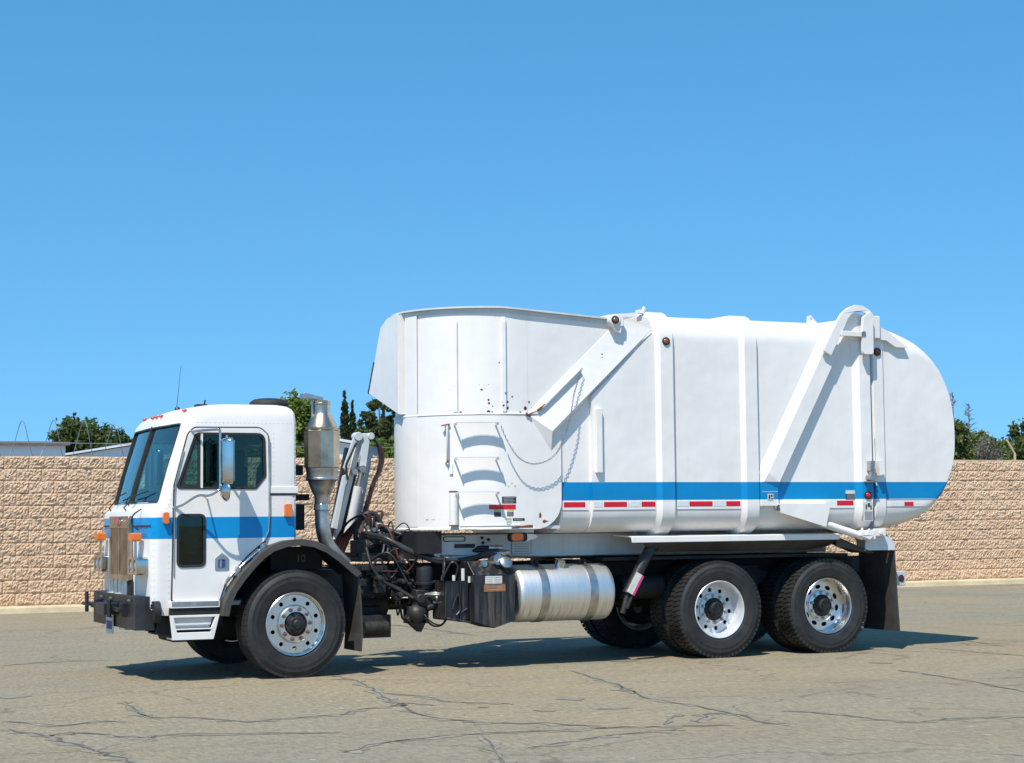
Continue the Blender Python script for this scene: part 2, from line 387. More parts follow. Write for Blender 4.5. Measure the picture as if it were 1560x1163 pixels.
# ================================================================== SETTING
g = MB(); S = 900.
g.add([(-S, -S, 0), (S, -S, 0), (S, S, 0), (-S, S, 0)], [(0, 1, 2, 3)])
ground = g.build('ground', 'asphalt', kind='structure')
TAR=[(0.035,[(-2.08, -3.67), (-2.09, -4.04), (-1.84, -4.14), (-1.68, -4.44), (-1.49, -4.71), (-1.24, -4.64), (-0.95, -4.6), (-0.73, -4.57), (-0.5, -4.3), (-0.14, -4.16), (-0.02, -3.99), (0.17, -4.28)]),(0.11,[(-1.96, -2.65), (-2.03, -3.17), (-2.08, -3.67), (-2.06, -4.06)]),(0.035,[(-3.16, -3.74), (-3.03, -3.87), (-2.79, -4.26), (-2.52, -4.11), (-2.32, -4.23)]),(0.06,[(-3.25, -4.34), (-3.08, -4.67), (-2.97, -5.27), (-2.9, -5.92), (-2.86, -6.13), (-2.83, -6.63), (-2.84, -6.93)]),(0.045,[(-3.01, -4.89), (-2.82, -4.77), (-2.61, -5.08), (-2.44, -5.35), (-2.23, -5.25), (-1.64, -5.49), (-1.14, -5.73)]),(0.04,[(-1.5, -6.75), (-1.4, -6.73), (-1.17, -6.46), (-0.79, -6.34), (-0.46, -6.26), (-0.08, -6.3), (0.29, -6.37), (0.69, -6.41), (0.95, -6.51), (1.13, -6.57), (1.48, -6.67)]),(0.13,[(0.35, -1.12), (0.4, -1.82), (0.22, -2.65), (0.03, -3.57), (-0.08, -4.08)]),(0.05,[(-0.08, -4.08), (-0.21, -5.03), (-0.1, -5.41), (0.02, -5.68), (0.4, -5.95), (0.63, -6.38)]),(0.035,[(0.15, -3.1), (0.35, -3.5), (0.37, -4.03), (0.58, -4.34), (0.75, -4.5)]),(0.035,[(2.62, -1.81), (2.4, -2.8), (2.26, -3.51), (1.91, -4.69), (1.94, -5.38), (1.85, -6.12)]),(0.14,[(2.3, -3.38), (2.14, -3.8), (2.03, -4.23)]),(0.035,[(-0.39, -7.18), (0.04, -6.98), (0.43, -6.81), (0.81, -6.76), (1.03, -6.75)]),(0.1,[(-0.32, -6.34), (-0.56, -7.04), (-0.82, -7.75), (-0.91, -8.0)]),(0.03,[(5.28, -3.46), (5.29, -3.82), (5.16, -4.65), (4.93, -5.63), (4.78, -6.21)]),(0.035,[(2.32, -6.02), (2.47, -6.32), (2.54, -6.58), (2.58, -6.92), (2.72, -7.2), (3.02, -7.12), (3.32, -7.19), (3.78, -7.36)]),(0.045,[(1.34, -6.45), (1.66, -6.01), (1.87, -6.08), (1.75, -6.68), (1.87, -6.8)]),(0.03,[(1.11, -5.19), (1.42, -5.26)]),(0.04,[(-2.24, 1.91), (-1.79, 2.15), (-1.09, 2.14)]),(0.05,[(3.97, 6.79), (4.08, 5.56), (4.04, 3.87)]),(0.03,[(7.43, -1.22), (7.47, -1.86), (7.56, -2.81)]),(0.03,[(8.58, -0.24), (8.3, -1.4)]),(0.1,[(1.05, -6.43), (1.4, -5.97), (1.51, -5.92)])]
(-1.199, -6.068)
(-2.964, -5.318)
(3.088, -7.889)
def seam(w, pts, mat, name, z=.0045):
    rnd = random.Random(int(abs(pts[0][0]*1000))+len(pts))
    P = spline([(x, y, z) for x, y in pts], 9); L = []; Rr = []
    ph = [rnd.uniform(0, 6.28) for _ in range(6)]; fq = [rnd.uniform(.5, 2.4) for _ in range(6)]
    for i, p in enumerate(P):
        t = (P[min(i+1, len(P)-1)]-P[max(i-1, 0)]); n = Vector((-t.y, t.x, 0)).normalized()
        end = min(1, min(i, len(P)-1-i)/4+.12); wob = lambda k: math.sin(i*fq[k]*.55+ph[k])
        j = (wob(0)*.45+wob(1)*.35+rnd.uniform(-.2, .2))*min(w, .04); a = w*.5*end*max(.12, .62+.42*wob(2)+.35*wob(3)+rnd.uniform(-.15, .15)); b = w*.5*end*max(.12, .62+.42*wob(4)+.35*wob(5)+rnd.uniform(-.15, .15))
        L.append(p+n*(a+j)); Rr.append(p+n*(-b+j))
    m = MB(); N = len(P); m.add(L+Rr, [(i, i+1, N+i+1, N+i) for i in range(N-1)]); m.build(name, mat, ground, recalc=False)
for i, (w, pts) in enumerate(TAR):
    if w < .1: seam(w*.72, pts, 'tar', 'crack'); seam(w*3.4, [(x+.01, y-.015) for x, y in pts], 'tarwide', 'worn_edge', .0025)
    else: seam(w*1.3, pts, 'tarwide', 'patch_seam', .0035); seam(w*.25, pts, 'tar', 'crack')
for (x, y, r) in ((3.65, -.98, .17), (1.35, -4.36, .13), (.44, -4.62, .05), (.74, -5.09, .09), (5.74, -2.6, .12), (.33, -3.55, .05), (-2.72, -1.73, .14)):
    rnd = random.Random(int(x*100)); m = MB(); pts = [(x+r*rnd.uniform(.6, 1.15)*math.cos(a*.4488), y+r*1.3*rnd.uniform(.3, 1.2)*math.sin(a*.4488), .0035) for a in range(14)]
    m.add(pts, [tuple(range(14))]); m.build('oil_stain', 'oil', ground, recalc=False)
# concrete kerb along the wall foot
WY = 13.96
k = MB(); k.prism([(WY-.44, -.05), (WY-.41, .095), (WY-.38, .108), (WY+.15, .115), (WY+.15, -.05)], -16, 42, 'x'); k.build('kerb', 'kerb', kind='structure', bevel=.01)

# --- split-face block wall
wall = thing('block_wall', 'tan split face concrete block wall running behind the whole truck', 'wall', (10, WY+.1, 0))
BH, BW, Z0 = .2118, .4236, .115
def block_verts(seed, w=BW-.005, h=BH-.005, nx=17, nz=8):
    r = random.Random(seed); V = []; cx = [(r.uniform(0, w), r.uniform(0, h), r.uniform(-.013, .019), r.uniform(.025, .09)) for _ in range(9)]
    for j in range(nz+1):
        for i in range(nx+1):
            x, z = w*i/nx, h*j/nz; e = min(1., .25+min(x, w-x)/.016, .25+min(z, h-z)/.012)
            d = .012+sum(a*math.exp(-((x-px)**2+(1.6*(z-pz))**2)/(s*s)) for px, pz, a, s in cx)+r.uniform(-.012, .014)
            jx = 0 if i in (0, nx) else r.uniform(-.010, .010); jz = 0 if j in (0, nz) else r.uniform(-.008, .008)
            V.append((x+jx, -max(.0, d)*e if e < 1 else -max(.002, d), z+jz))
    F = [(j*(nx+1)+i, j*(nx+1)+i+1, (j+1)*(nx+1)+i+1, (j+1)*(nx+1)+i) for j in range(nz) for i in range(nx)]
    # rim back into the joint
    ring = [i for i in range(nx+1)]+[(j*(nx+1)+nx) for j in range(1, nz+1)]+[nz*(nx+1)+i for i in range(nx-1, -1, -1)]+[j*(nx+1) for j in range(nz-1, 0, -1)]
    b = len(V); V += [(V[i][0], .05, V[i][2]) for i in ring]; n = len(ring)
    F += [(ring[k], b+k, b+(k+1) % n, ring[(k+1) % n]) for k in range(n)]
    return V, F
variants = [block_verts(s) for s in range(12)]
vmesh = []
for V, F in variants:
    m = MB(); m.add(V, F); vmesh.append(m.mesh('block', 'block', None, False))
rest = MB(); rb = random.Random(3); nblk = 0
for row in range(12):
    for c in range(-40, 100):
        x = c*BW+(row % 2)*BW/2-.04; z = Z0+row*BH
        if x < -14.5 or x > 40: continue
        vi = rb.randrange(12); dy = rb.uniform(-.006, .006)
        vis = (-.9 < x < 2.5) or (5.4 < x < 7.6 and z > .9) or (16.2 < x < 22.0 and (x > 18.9 or z < 1.7))
        if vis and nblk < 300:
            o = bpy.data.objects.new('block', vmesh[vi]); COL.objects.link(o); o.parent = wall; o.location = (x-10, dy-.1, z); nblk += 1
        else:
            V, F = variants[vi]; rest.add([(vx+x-10, vy+dy-.1, vz+z) for vx, vy, vz in V], F)
rest.build('block_courses', 'block', wall, kind='stuff', recalc=False)
m = MB(); m.box(-24.4, 30, -.055, .12, .05, Z0+12*BH-.012); m.build('mortar_core', 'mortar', wall)
m = MB(); m.box(3.0, 30, -.105, .13, Z0+12*BH-.002, Z0+12*BH+.022); m.build('wall_cap', 'kerb', wall, bevel=.006)
# --- dry weeds in the joint between kerb and wall
wd = MB(); rw = random.Random(11)
for i in range(2600):
    x = rw.uniform(-3, 24); dens = .5+.5*math.sin(x*2.1)*math.sin(x*.7+1)
    if rw.random() > dens*.9+.1: continue
    y = WY-.03-rw.random()**2*.10; h = rw.uniform(.015, .075); a = rw.uniform(0, 6.28); l = rw.uniform(.01, .05); w = rw.uniform(.004, .012)
    wd.add([(x-w, y, .105), (x+w, y, .105), (x+l*math.cos(a), y+l*.4*math.sin(a), .105+h)], [(0, 1, 2)])
wd.build('dry_weeds', 'dry', kind='stuff', recalc=False)

# --- razor wire on the wall top
TZ = Z0+12*BH
rz = thing('razor_wire', 'loose coil of razor wire standing along the left end of the tan block wall top', 'razor wire', (0, WY+.26, TZ))
def coil(x0, x1, pitch, rad):
    P = []; n = int((x1-x0)/pitch*22); rr = random.Random(5); ph = 0
    for i in range(n+1):
        t = i/n; a = 2*math.pi*t*(x1-x0)/pitch; sx = .11*math.sin(a*.5+1)
        P.append((x0+(x1-x0)*t+.05*math.cos(a), rad*.5*math.cos(a+.4), .27+rad*math.sin(a)*(1+.08*math.sin(a*.37))+.02*math.sin(a*.21)))
    return P
m = MB(); m.tube(coil(-8, 4.0, .53, .35), .0065, 5); rzw = m.build('wire_coil', 'wire', rz)
m = MB(); m.tube(catenary((-9, -.2, .33), (8.5, -.2, .19), .02, 8), .006, 5); m.build('tension_wire', 'wire', rz)
br = thing('wire_bracket', 'bent steel arm standing on the wall top at the right edge of the photo', 'bracket', (21.48, WY+.05, TZ+.02))
m = MB(); m.beam((0, 0, 0), (0, 0, .16), .035, .035, (1, 0, 0)); m.beam((0, 0, .15), (-.21, 0, .45), .03, .03); m.build('bracket_arm', 'kerb', br)
m = MB(); m.box(-.06, .06, -.05, .05, 0, .012); m.build('base_plate', 'steel', br)

# --- white sheds beyond the wall
b1 = thing('white_shed', 'long low white building with a dark flat roof edge behind the left wall', 'building', (-3, 64, 0))
m = MB(); m.box(-16, 12.8, -4, 8, 0, 4.80)
m.build('wall', 'bldg', b1)
m = MB(); m.box(-16.3, 12.95, -4.25, 8.2, 4.805, 4.95); m.build('roof', 'roofedge', b1)
m = MB(); m.box(7.2, 8.6, -4.06, -4.003, 3.9, 4.45); m.box(7.28, 8.52, -4.075, -4.055, 3.98, 4.38, 1); m.build('vent_window', ['bldg', 'print_grey'], b1)
b2 = thing('gabled_shed', 'white shed with a shallow sloping roof rising to the right behind the cab', 'building', (18, 74, 0))
m = MB(); m.prism([(-6.3, 0), (12, 0), (12, 4.8), (2.8, 6.22), (-6.3, 4.70)], -4, 8); m.build('wall', 'bldg', b2)
m = MB()
m.prism([(-6.6, 4.70), (2.8, 6.25), (12.3, 4.8), (12.3, 4.92), (2.8, 6.38), (-6.6, 4.80)], -4.3, 8.3); m.build('roof', 'bldg', b2)

# --- trees
def tree(name, label, loc, trunk, clumps, n, leaf, ca, cb, seed, limbs=6, aspect=1.6, shell=.45, group=None, solid=False):
    """trunk: (radius, height); clumps: ellipsoids (x,y,z,rx,ry,rz) the leaves fill"""
    r = random.Random(seed); t = thing(name, label, 'tree', loc, group); lift = {1: 0.8, 2: 0.75, 3: 0.33, 6: 0.5, 7: 0.45, 8: 0.36, 9: 0.37, 10: 0.45}.get(seed, 0.)
    clumps = [(c[0], c[1], c[2]+lift, c[3], c[4], c[5]) for c in clumps]
    m = MB(); tr, th = trunk; lean = r.uniform(-.03, .03)*th
    m.tube([(lean*k/5+r.uniform(-.02, .02)*th*.3, r.uniform(-.02, .02)*th*.3, th*k/5) for k in range(6)], [tr*(1-.13*k) for k in range(6)], 8)
    for i in range(limbs):
        c = clumps[i % len(clumps)]; z0 = th*r.uniform(.45, .95)
        e = Vector((c[0]+r.uniform(-.5, .5)*c[3], c[1]+r.uniform(-.5, .5)*c[4], c[2]+r.uniform(-.2, .6)*c[5])); s = Vector((lean*.7, 0, z0))
        mid = s.lerp(e, .5)+Vector((r.uniform(-.1, .1), r.uniform(-.1, .1), .1))*e.length*.2
        m.tube([s, mid, e], [tr*.42, tr*.26, tr*.08], 6)
    m.build('trunk', 'bark', t, smooth=60)
    L = MB(); tot = sum(c[3]*c[4]*c[5] for c in clumps)**.999; wts = [(c[3]*c[4]*c[5])**.72 for c in clumps]; sw = sum(wts)
    for c, w in zip(clumps, wts):
        # sub clusters inside each clump give light and dark tufts with gaps
        k = max(9, int(46*w/sw*len(clumps)**.5)); subs = []
        for _ in range(k):
            d = Vector((r.gauss(0, 1), r.gauss(0, 1), r.gauss(0, 1))).normalized()*(shell+(1-shell)*r.random()**.5)
            subs.append(Vector((c[0]+d.x*c[3], c[1]+d.y*c[4], c[2]+d.z*c[5])))
        for _ in range(int(n*w/sw)):
            sc = r.choice(subs); sr = .30*(c[3]*c[4]*c[5])**(1/3)
            p = sc+Vector((r.gauss(0, .55)*sr, r.gauss(0, .55)*sr, r.gauss(0, .5)*sr))
            if solid: d = Vector((r.gauss(0, 1), r.gauss(0, 1), r.gauss(0, 1))).normalized()*r.uniform(.3, 1.08); p = Vector((c[0]+d.x*c[3], c[1]+d.y*c[4], c[2]+d.z*c[5]))
            nrm = (Vector((r.gauss(0, 1), r.gauss(0, 1), r.gauss(0, 1)+.5))).normalized(); u = nrm.orthogonal().normalized()
            a = r.uniform(0, 6.28); u2 = u*math.cos(a)+nrm.cross(u)*math.sin(a); v2 = nrm.cross(u2); s = leaf*r.uniform(.6, 1.4)
            L.add([p-u2*s*aspect*.5, p+v2*s*.5, p+u2*s*aspect*.5, p-v2*s*.5], [(0, 1, 2, 3)])
    L.build('crown', leaf_mat('leaves_'+name, ca, cb), t, recalc=False)
    return t
tree('round_tree', 'dense round dark green tree standing above the white sheds at left', (18.9, 100, 0), (.28, 5.6),
     [(0, 0, 6.3, 1.7, 1.7, 1.05), (-1.1, .3, 5.7, 1.3, 1.3, .8), (1.1, -.2, 5.7, 1.3, 1.3, .8), (.2, 0, 5.0, 1.9, 1.8, .8), (-2.0, 0, 5.0, .9, .9, .5)], 13000, .18, (0.068, 0.104, 0.027), (0.183, 0.213, 0.065), 1)
tree('young_tree', 'thin pale green young tree just left of the cab windshield', (20.1, 95, 0), (.1, 5.9),
     [(0, 0, 6.1, .5, .5, .55), (.5, 0, 5.7, .45, .4, .45), (-.7, 0, 5.5, .5, .5, .35), (.2, 0, 5.2, .8, .6, .5)], 1300, .13, (0.085, 0.134, 0.037), (0.171, 0.22, 0.073), 2, shell=.2)
tree('leafy_tree', 'bright green broad leaved tree behind the cab and exhaust stack', (15.7, 48, 0), (.2, 3.5),
     [(0, 0, 4.9, 1.0, 1.0, .85), (.75, .2, 4.4, .75, .8, .85), (-.9, 0, 4.2, .9, .9, .9), (.2, 0, 3.5, 1.25, 1.1, .8), (.6, 0, 5.35, .4, .4, .35)], 14000, .12, (0.137, 0.199, 0.033), (0.321, 0.381, 0.076), 3)
for (nm, lb, lc, h, w, sd_) in (('cypress', 'taller of the two slim dark cypresses right of the exhaust stack', (34.65, 95, 0), 9.85, .52, 4),
                           ('cypress', 'shorter of the two slim dark cypresses right of the exhaust stack', (35.9, 97, 0), 9.25, .46, 5)):
    cl = []
    for k in range(12):
        q = k/11; cl.append((0, 0, 1.2+(h-1.4)*q, w*(1-q)**.55+.06, w*(1-q)**.55+.06, .75*(1-.4*q)))
    tree(nm, lb, lc, (.2, h*.8), cl, 13000, .15, (0.035, 0.056, 0.02), (0.094, 0.125, 0.043), sd_, limbs=0, group='cypresses behind the wall', shell=.5, solid=True)
tree('pine_tree', 'tall open conifer with clumped dark needles in the gap before the hopper', (31.5, 80, 0), (.26, 8.1),
     [(-.1, 0, 7.6, .55, .6, .35), (.8, 0, 7.2, .7, .7, .45), (-.9, 0, 6.7, .6, .6, .4), (.5, 0, 6.5, 1.1, 1.0, .4), (-.8, 0, 5.9, .9, .9, .4), (1.0, .2, 5.8, 1.1, 1.0, .5), (0, 0, 5.1, 1.6, 1.3, .5), (1.6, 0, 6.6, .6, .6, .5), (1.7, 0, 5.0, 1.0, .9, .7)], 15000, .15, (0.059, 0.084, 0.03), (0.168, 0.19, 0.076), 6, limbs=9, shell=.3)
tree('green_shrub', 'low bright green bush under the conifer in the gap before the hopper', (22.2, 55, 0), (.15, 2.9),
     [(-.5, 0, 4.0, .6, .6, .5), (.4, 0, 4.25, .6, .6, .5), (1.1, 0, 4.0, .8, .8, .6), (0, 0, 3.3, 1.4, 1.1, .7)], 10000, .11, (0.122, 0.183, 0.038), (0.289, 0.351, 0.076), 7)
tree('mixed_shrub', 'leafy olive green tree showing above the wall right of the tailgate', (49.0, 50, 0), (.2, 3.3),
     [(-1.0, 0, 4.7, .9, .9, .75), (.1, 0, 4.5, .9, .8, .6), (.9, 0, 4.35, .8, .8, .6), (1.7, 0, 3.9, .8, .8, .6), (0, 0, 3.4, 2.4, 1.2, .7), (-2.2, 0, 4.6, 1.0, .9, .9)], 15000, .11, (0.115, 0.152, 0.043), (0.321, 0.351, 0.122), 8)
tree('grey_shrub', 'pale grey half bare bush below the leafy olive tree at right', (46.75, 46, 0), (.08, 2.8),
     [(0, 0, 3.95, .5, .5, .55), (.3, 0, 3.6, .6, .6, .4)], 1200, .07, (0.195, 0.183, 0.146), (0.329, 0.305, 0.256), 9, limbs=14, shell=.1)
tree('edge_tree', 'dark green tree at the right edge of the photo above the wall', (57.6, 56, 0), (.22, 3.7),
     [(0, 0, 5.3, .8, .8, .6), (.8, 0, 5.0, 1.0, 1.0, .8), (-.8, 0, 4.5, .7, .8, .4), (0, 0, 3.9, 2.0, 1.4, .7), (-1.8, 0, 3.9, 1.0, .9, .5)], 13000, .125, (0.076, 0.115, 0.033), (0.199, 0.244, 0.076), 10)
def bare(name, label, loc, h, seed, spread, col):
    r = random.Random(seed); t = thing(name, label, 'tree', loc); m = MB()
    m.tube([(r.uniform(-.03, .03), 0, h*k/6) for k in range(7)], [.09*(1-.14*k) for k in range(7)], 6); m.build('trunk', col, t)
    m = MB()
    for i in range(46):
        z = h*(.5+.5*i/46); a = r.uniform(0, 6.28); l = spread*(1.12-(z/h))*2.0*r.uniform(.5, 1.1)
        e = Vector((l*math.cos(a), l*math.sin(a), z+l*.25)); s = Vector((0, 0, z)); m.tube([s, s.lerp(e, .5)-Vector((0, 0, .04)), e], [.028, .018, .006], 4)
        for q in range(4):
            b = s.lerp(e, r.uniform(.3, .95)); m.tube([b, b+Vector((r.uniform(-.2, .2), r.uniform(-.2, .2), r.uniform(-.05, .22)))], [.012, .005], 3)
    m.build('branches', col, t)
M['deadred'] = simple('dead_conifer', (.16, .085, .07), .9, 0, .3, 5)
bare('dead_conifer', 'bare reddish dead conifer against the sky just behind the tailgate', (56.1, 60, 0), 7.95, 21, .85, 'deadred')
bare('bare_tree', 'thin bare grey tree right of the reddish dead conifer', (58.75, 62, 0), 7.55, 22, .8, 'bark')

# ================================================================== THE TRUCK  (front axle at x=0, rear towards +x, near side y<0)
TR = thing('garbage_truck', 'white side loading garbage truck with blue stripe parked on the asphalt before the wall', 'garbage truck')

# ------------------------------------------------------------------ wheels
def tyre_mesh(steer):
    m = MB(); Ro = .515; rt = .497; w = .140
    half = [(.290, .100), (.303, .122), (.318, .128), (.326, .134), (.34, .137), (.40, .145), (.408, .147), (.414, .145), (.445, .143), (.452, .145), (.458, .142), (.478, .134), (rt-.006, .124), (rt, .108)]
    prof = [(r, -y) for r, y in half]+[(r, y) for r, y in reversed(half)]
    m.lathe(prof, n=72)
    n = 62
    def block(a0, a1, y0, y1, skew, r1=Ro):
        v = []
        for r in (rt-.012, r1):
            for a, y, s in ((a0, y0, 0), (a1, y0, 0), (a1, y1, skew), (a0, y1, skew)):
                v.append((r*math.cos(a+s), y, r*math.sin(a+s)))
        m.add(v, [(4, 5, 6, 7), (0, 1, 5, 4), (1, 2, 6, 5), (2, 3, 7, 6), (3, 0, 4, 7)])
    p = 2*math.pi/n
    if steer:
        for y0, y1 in ((-.126, -.083), (-.072, -.030), (-.020, .020), (.030, .072), (.083, .126)):
            for i in range(n): block(i*p, (i+.93)*p, y0, y1, 0)
    else:
        for i in range(n):
            block(i*p, (i+.80)*p, -.131, -.072, .25*p); block((i+.3)*p, (i+1.04)*p, -.062, -.008, .2*p)
            block((i+.1)*p, (i+.84)*p, .008, .062, .2*p); block((i+.2)*p, (i+1.0)*p, .072, .131, .25*p)
    return m.mesh('tyre', 'tyre', 30)
T_STEER, T_DRIVE = tyre_mesh(True), tyre_mesh(False)
def ring(m, prof, n=56): m.lathe(prof, n=n, closed=True)
def rim_front():
    m = MB()
    ring(m, [(.286, -.100), (.300, -.112), (.306, -.128), (.300, -.134), (.292, -.130), (.284, -.108), (.276, -.060), (.276, .1), (.284, .1)])
    m.plate(circ(0, 0, .278, 72), [circ(.232*math.cos(a), .232*math.sin(a), .021, 12) for a in [2*math.pi*(k+.5)/10 for k in range(10)]]+[circ(0, 0, .184, 60)], -.088, -.072)
    ring(m, [(.186, -.070), (.187, -.088), (.179, -.112), (.168, -.124), (.118, -.126), (.108, -.116), (.104, -.07)])
    return m.mesh('front_wheel', 'rim', 32)
def rim_rear(kind):
    m = MB()
    ring(m, [(.286, -.100), (.300, -.112), (.306, -.128), (.300, -.134), (.292, -.130), (.281, -.108), (.268, -.060), (.258, .02), (.256, .07), (.268, .09), (.285, .1)])
    if kind == 'round': hs_ = [circ(.205*math.cos(a), .205*math.sin(a), .0235, 12) for a in [2*math.pi*(k+.25)/10 for k in range(10)]]
    else:
        hs_ = []
        for k in range(10):
            a = 2*math.pi*(k+.25)/10; c, s = math.cos(a), math.sin(a)
            hs_.append([(.207*c+(u*-s)+(w*c), .207*s+(u*c)+(w*s)) for u, w in circ(0, 0, .036, 14, .023)])
    m.plate(circ(0, 0, .259, 72), hs_+[circ(0, 0, .12, 40)], .016, .032)
    ring(m, [(.172, .018), (.168, .002), (.158, -.004), (.122, -.004), (.118, .03)])
    return m.mesh('rear_wheel', 'rimpaint' if kind == 'round' else 'rim', 32)
def hub_front():
    m = MB(); m.lathe([(0, -.185), (.035, -.184), (.042, -.178), (.046, -.158), (.068, -.155), (.074, -.148), (.076, -.128), (.098, -.122), (.104, -.112), (.106, -.05)], n=32)
    for k in range(6):
        a = k*1.0472; m.cyl((.060*math.cos(a), -.155, .060*math.sin(a)), (.060*math.cos(a), -.164, .060*math.sin(a)), .007, n=6)
    return m.mesh('hub', 'greasy', 35)
def hub_rear():
    m = MB(); m.lathe([(0, -.085), (.068, -.085), (.078, -.078), (.082, -.02), (.098, -.012), (.118, -.006), (.120, .06)], n=32)
    for k in range(8):
        a = k*.7854; m.cyl((.060*math.cos(a), -.085, .060*math.sin(a)), (.060*math.cos(a), -.10, .060*math.sin(a)), .009, n=6)
    return m.mesh('hub', 'chassis', 35)
def drum_mesh():
    m = MB(); m.lathe([(0, .06), (.245, .06), (.25, .07), (.25, .16), (0, .16)], n=40); return m.mesh('brake_drum', 'chassis', 35)
DRUM = drum_mesh()
def nut(mat):
    m = MB(); m.cyl((0, .004, 0), (0, -.006, 0), .020, n=10); m.cyl((0, -.006, 0), (0, -.026, 0), .0155, n=6); m.cyl((0, -.026, 0), (0, -.038, 0), .009, n=8); return m.mesh('lug_nut', mat, 30)
RIMF, RIMR1, RIMR2, HUBF, HUBR = rim_front(), rim_rear('round'), rim_rear('oval'), hub_front(), hub_rear()
NUTF, NUTR = nut('copper'), nut('steel')
def link(name, me, parent, loc=(0, 0, 0)):
    o = bpy.data.objects.new(name, me); COL.objects.link(o); o.parent = parent; o.location = loc; return o
def wheel(name, rim, tyre, hub, nutm, nr, ny, loc, rot, label=None, spin=0.):
    w = link(name, rim, TR, loc); w.rotation_euler = (0, spin, 0); w.rotation_mode = 'YXZ'; w.rotation_euler = (0, spin, rot)
    if label: w['label'] = label
    link('tyre', tyre, w)
    if hub:
        link('hub', hub, w); link('brake_drum', DRUM, w)
        for k in range(10):
            a = 2*math.pi*(k+.1)/10; link('lug_nut', nutm, w, (nr*math.cos(a), ny, nr*math.sin(a)))
    return w
X1, X2 = 4.60, 5.945; YO, YI = 1.055, .715; Z = .510
wheel('front_wheel', RIMF, T_STEER, HUBF, NUTF, .145, -.126, (0, -YO, Z), R_(4), 'polished front wheel with copper coloured nuts')
wheel('front_wheel', RIMF, T_STEER, HUBF, NUTF, .145, -.126, (0, YO, Z), R_(184))
for xx, rim, lb in ((X1, RIMR1, 'white painted rear wheel with round holes'), (X2, RIMR2, 'polished rear wheel with oval holes')):
    wheel('rear_wheel', rim, T_DRIVE, HUBR, NUTR, .143, -.004, (xx, -YO, Z), 0, lb, spin=.3)
    wheel('rear_wheel', rim, T_DRIVE, HUBR, NUTR, .143, -.004, (xx, YO, Z), math.pi, None, spin=.5)
    for s in (-1, 1): wheel('inner_wheel', RIMR1, T_DRIVE, None, None, 0, 0, (xx, s*YI, Z), 0 if s > 0 else math.pi, None, spin=.21)

# ------------------------------------------------------------------ chassis and running gear
ch = MB()
for s in (-1, 1):
    ch.plate([(-1.35, .72), (6.95, .72), (6.95, 1.02), (.9, 1.02), (.7, 1.0), (-1.35, .95)], [], s*.43-.045*(s > 0), s*.43+.045*(s < 0))
    ch.box(-1.35, 6.95, min(s*.43, s*.34), max(s*.43, s*.34), 1.018, 1.03); ch.box(-1.35, 6.95, min(s*.43, s*.34), max(s*.43, s*.34), .705, .717)
for x in (-1.2, .75, 1.9, 3.4, 5.27, 6.8): ch.box(x-.05, x+.05, -.40, .40, .74, .99)
frame = ch.build('chassis_frame', 'chassis', TR, bevel=.006)
bl = MB(); rb = random.Random(4)
for x in (.80, .86, .92, 1.22, 1.28, 1.34, 1.40):
    for z in (.80, .86, .93): bl.ball((x, -.432, z), .014, 8)
bl.build('frame_bolt', 'steel', frame, smooth=60, kind='stuff')
ax = MB(); ax.cyl((0, -.9, .50), (0, .9, .50), .065); ax.box(-.1, .1, -.9, -.75, .35, .62); ax.box(-.1, .1, .75, .9, .35, .62)
ax.build('front_axle', 'chassis', TR, smooth=40)
for s in (-1, 1):
    m = MB()
    for k in range(4):
        L = .78-.13*k; m.rings([[(x, s*.46+dy, .63+.02*(x/.78)**2*4-.028*k+dz) for dy, dz in ((-.045, 0), (.045, 0), (.045, .022), (-.045, .022))] for x in [L*(q/4-1) for q in range(9)]])
    m.build('leaf_spring', 'chassis', TR)
for x in (X1, X2):
    m = MB(); m.cyl((x, -1.0, Z), (x, 1.0, Z), .11); m.ball((x, 0, Z), .26, 20, sc=(1, .75, 1)); m.cyl((x-.34, 0, Z+.05), (x, 0, Z+.05), .13, .2)
    for s in (-1, 1): m.cyl((x, s*.55, Z), (x, s*.62, Z), .24, n=28)
    m.build('drive_axle', 'chassis', TR, smooth=40)
for s in (-1, 1):
    m = MB()
    m.rings([[(X1+.67+.85*t, s*.5+dy, .86-.20*t*t+dz) for dy, dz in ((-.05, -.09), (.05, -.09), (.05, .05), (-.05, .05))] for t in [q/5-1 for q in range(11)]])
    m.box(X1+.5, X1+.84, s*.5-.08, s*.5+.08, .6, .95); m.build('walking_beam', 'chassis', TR)
m = MB(); m.cyl((1.3, 0, .62), (X1-.3, 0, .56), .06); m.cyl((X1+.2, 0, .56), (X2-.3, 0, .56), .05); m.build('driveshaft', 'greasy', TR, smooth=40)
m = MB(); m.box(-1.2, .3, -.36, .36, .55, 1.1); m.box(-.95, -.1, -.28, .28, .32, .56); m.build('engine', 'chassis', TR, bevel=.04)
m = MB(); m.lathe([(.10, .0), (.30, .02), (.31, .35), (.24, .6), (.2, .95), (.11, 1.0)], (.35, 0, .66), 'x', 24); m.box(.45, 1.2, -.25, .25, .36, .6)
m.box(.92, 1.24, -.42, -.1, .30, .53); m.cyl((.95, -.42, .40), (1.2, -.42, .40), .07); m.build('transmission', 'greasy', TR, smooth=35)
m = MB(); m.box(-1.25, -.75, .62, .95, .44, .6); m.build('undertray', 'chassis', TR)
m = MB(); m.box(-1.25, -.6, -.85, -.5, .5, .62); m.box(-1.25, -.75, -.95, -.62, .44, .6)
for i in range(14): m.box(-1.25+.04*i, -1.23+.04*i, -.9, -.4, .46-.02*rb.random(), .56)
m.build('undertray', 'chassis', TR)
for (x, y, z0, r) in ((3.9, -.72, .62, .13), (3.9, .72, .62, .13)):
    m = MB(); m.cyl((x-.25, y, z0+.14), (x+.25, y, z0+.14), r); m.build('air_reservoir', 'chassis', TR, smooth=40, bevel=.02)
